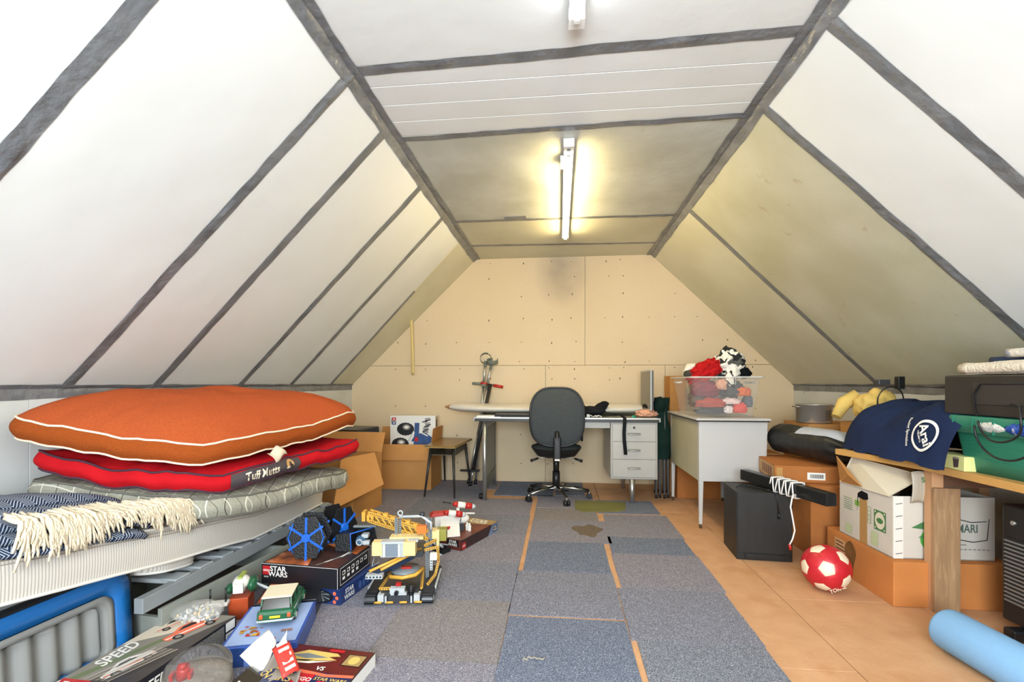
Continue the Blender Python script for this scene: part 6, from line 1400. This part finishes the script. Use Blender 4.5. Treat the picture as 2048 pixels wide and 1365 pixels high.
t = thing('black_case', 'dark brown black flat case with a handle lying on the green crate', 'case', (1.90, 1.975, .9285), radians(2)); M_cs = mat('black brown case', '#2a2623', .5, n=(6, '#231f1d', .6))
B().box(-.20, .22, -.34, .30, 0, .165).obj('shell', M_cs, t, bevel=.006); B().box(-.204, -.20, -.12, .16, .045, .135).obj('front_recess', mat('case recess', '#2e2a27', .6), t, bevel=.003)
B().tube([(-.206, -.10, .13), (-.206, .12, .13), (-.21, .15, .08), (-.212, .13, .0)], .004, 7).obj('strap', K_blk, t)
t = thing('looped_cable', 'black cable hanging in big loops over the front of the case and crate', 'cable', (1.665, 1.98, .93), 0)
b = B(); b.tube([(-.0+.004*sin(a*3), .09*cos(a)-.0, -.02-.075*sin(a)+.02*0) for a in [pi*i/14-.0 for i in range(15)]]+[(0, -.085, .05), (0, -.05, .05)], .0042, 7); b.obj('cord', K_blk, t)
b = B(); b.tube([(-.004, .13*cos(a)-.03, -.04-.12*sin(a)) for a in [pi*i/16 for i in range(17)]]+[(-.003, -.165, .04), (-.003, -.12, .065)], .0042, 7); b.obj('cord', K_blk, t)
M_tw = mat('cream towel', '#d8cdbb', .95, bump=(90, .5), n=(6, '#cbbda8', .5), spec=.1)
def towel(label, c, w_, y0, y1, z0, th, lift, m, seed, nf=2):
    t = thing('towel', label, 'towel', c, radians(4))
    for k in range(nf):
        def g_(u, v): return (-w_+2*w_*u, y0+(y1-y0)*v, z0+k*(th+.004)+.006*fbm((u*3, v*5, seed+k), 1, 2)+lift*max(0, v-.35)**1.3)
        b = B(); b.grid(g_, 16, 30); b.obj('towel_fold', m, t, solid=th)
    B().tube([(-w_, y0+(y1-y0)*i/20, z0+(th+.004)/2*(nf-1)+lift*max(0, i/20-.35)**1.3) for i in range(21)], th*.98, 10).obj('folded_edge', m, t)
    return t
towel('folded cream towel on top of the black case', (1.87, 1.93, 1.0945), .15, .27, -.42, .014, .022, .10, M_tw, 1)
towel('navy cloth with a white corner folded on the cream towel', (1.90, 1.96, 1.145), .10, .20, -.44, .010, .014, .06, mat('navy cloth2', '#26324d', .9), 4, 1)
towel('cream towel with a blue grey pattern, topmost on the black case', (1.88, 1.95, 1.166), .12, .10, -.42, .012, .018, .05, mat('patterned towel', '#cfc6b8', .95, n=(18, '#7d8cab', .7, .55, .6), bump=(80, .4)), 6, 1)

# behind: pot, boxes, yellow garment
carton('brown cardboard box behind the navy bundle with the steel pot on its left', 1.80, 2.12, 3.50, 3.85, .50, .80, M_card, tape=False) if False else None
carton('tall brown carton under the steel pot against the right wall', 1.86, 2.34, 3.30, 3.68, 0, .755, M_card, tape=False) if False else None
t = carton('stacked brown carton carrying the steel pot beside the right wall', 1.80, 2.20, 3.63, 4.02, 0, .76, M_card, tape=False)
t = carton('brown cardboard box on the bench end behind the navy bundle', 1.92, 2.22, 3.16, 3.46, .4355, .80, M_card, tape=False, name='cardboard_box')
t = thing('steel_pot', 'stainless steel pot with perforated side and a side handle', 'pot', (1.90, 3.76, .762), radians(10)); M_ss = mat('stainless steel', '#d2d0c8', .32, metal=.8)
B().lathe([(.0, .003), (.112, .003), (.118, .012), (.118, .135), (.124, .138), (.124, .142), (.113, .140), (.112, .016), (0, .012)], 36).obj('pot_body', M_ss, t)
for s in (-1, 1): B().tube([(s*.118, -.03, .12), (s*.148, -.026, .124), (s*.148, .026, .124), (s*.118, .03, .12)], .005, 7).obj('handle', M_alu, t)
b = B()
for i in range(6):
    for j in range(6): a = radians(-88+i*4.2+(j % 2)*2.1); z = .03+j*.013; c = Vector((cos(a), sin(a), 0)); b.cone(c*.1175+Vector((0, 0, z)), c*.119+Vector((0, 0, z)), .0032, .0032, 7)
b.obj('perforation', K_blk, t, kind='stuff')
t = thing('yellow_garment', 'pale yellow padded garment heaped at the back of the bench', 'clothing', (2.05, 3.30, .803), 0); M_yg = mat('pale yellow cloth', '#e0bf6a', .85, bump=(14, .3))
B().ball((0, 0, .115), (.115, .12, .10), 4, fn=lambda p: p*(1+.28*fbm(p, 1.8, 3)) if p.z > -.6 else Vector((p.x, p.y, -1.1))).obj('padding', M_yg, t); B().tube([(-.05, .1, .17), (-.13, .12, .12), (-.19, .10, .03)], [.05, .045, .03], 12).obj('sleeve', M_yg, t)
B().tube([(.0+.075*cos(a), -.135-.01*sin(a), .15+.085*sin(a)) for a in [2*pi*i/24 for i in range(24)]], .004, 6, closed=True).obj('black_lead', K_blk, t)
B().box(-.02, .05, -.06, .0, .245, .28).obj('grey_adaptor', K_dk, t, bevel=.005); B().box(.09, .13, -.07, -.03, .22, .30).obj('black_charger', K_blk, t, bevel=.004)
t = carton('small reddish box with a white label end behind the navy bundle', 1.86, 2.0, 3.02, 3.1, .70, .86, mat('reddish card', '#9a5c3c', .8), tape=False) if False else None
# blankets hidden support: low carton under bench
carton('dark brown carton far under the bench beside the heater', 1.98, 2.34, 2.46, 2.95, 0, .30, mat('dark card', '#5a4636', .9), tape=False) if False else None

t = thing('fluff_scrap', 'small pale scrap of fluff on the carpet at the bottom edge', 'fluff', (-.10, 1.80, .006), radians(20))
b = B(); b.tube([(-.04+.019*a, .010*sin(a*1.1)+.006*sin(a*6), .004+.002*sin(a*5)) for a in [i*.18 for i in range(26)]], .0028, 6); b.obj('strand', mat('pale fluff', '#a79f90', .95), t)
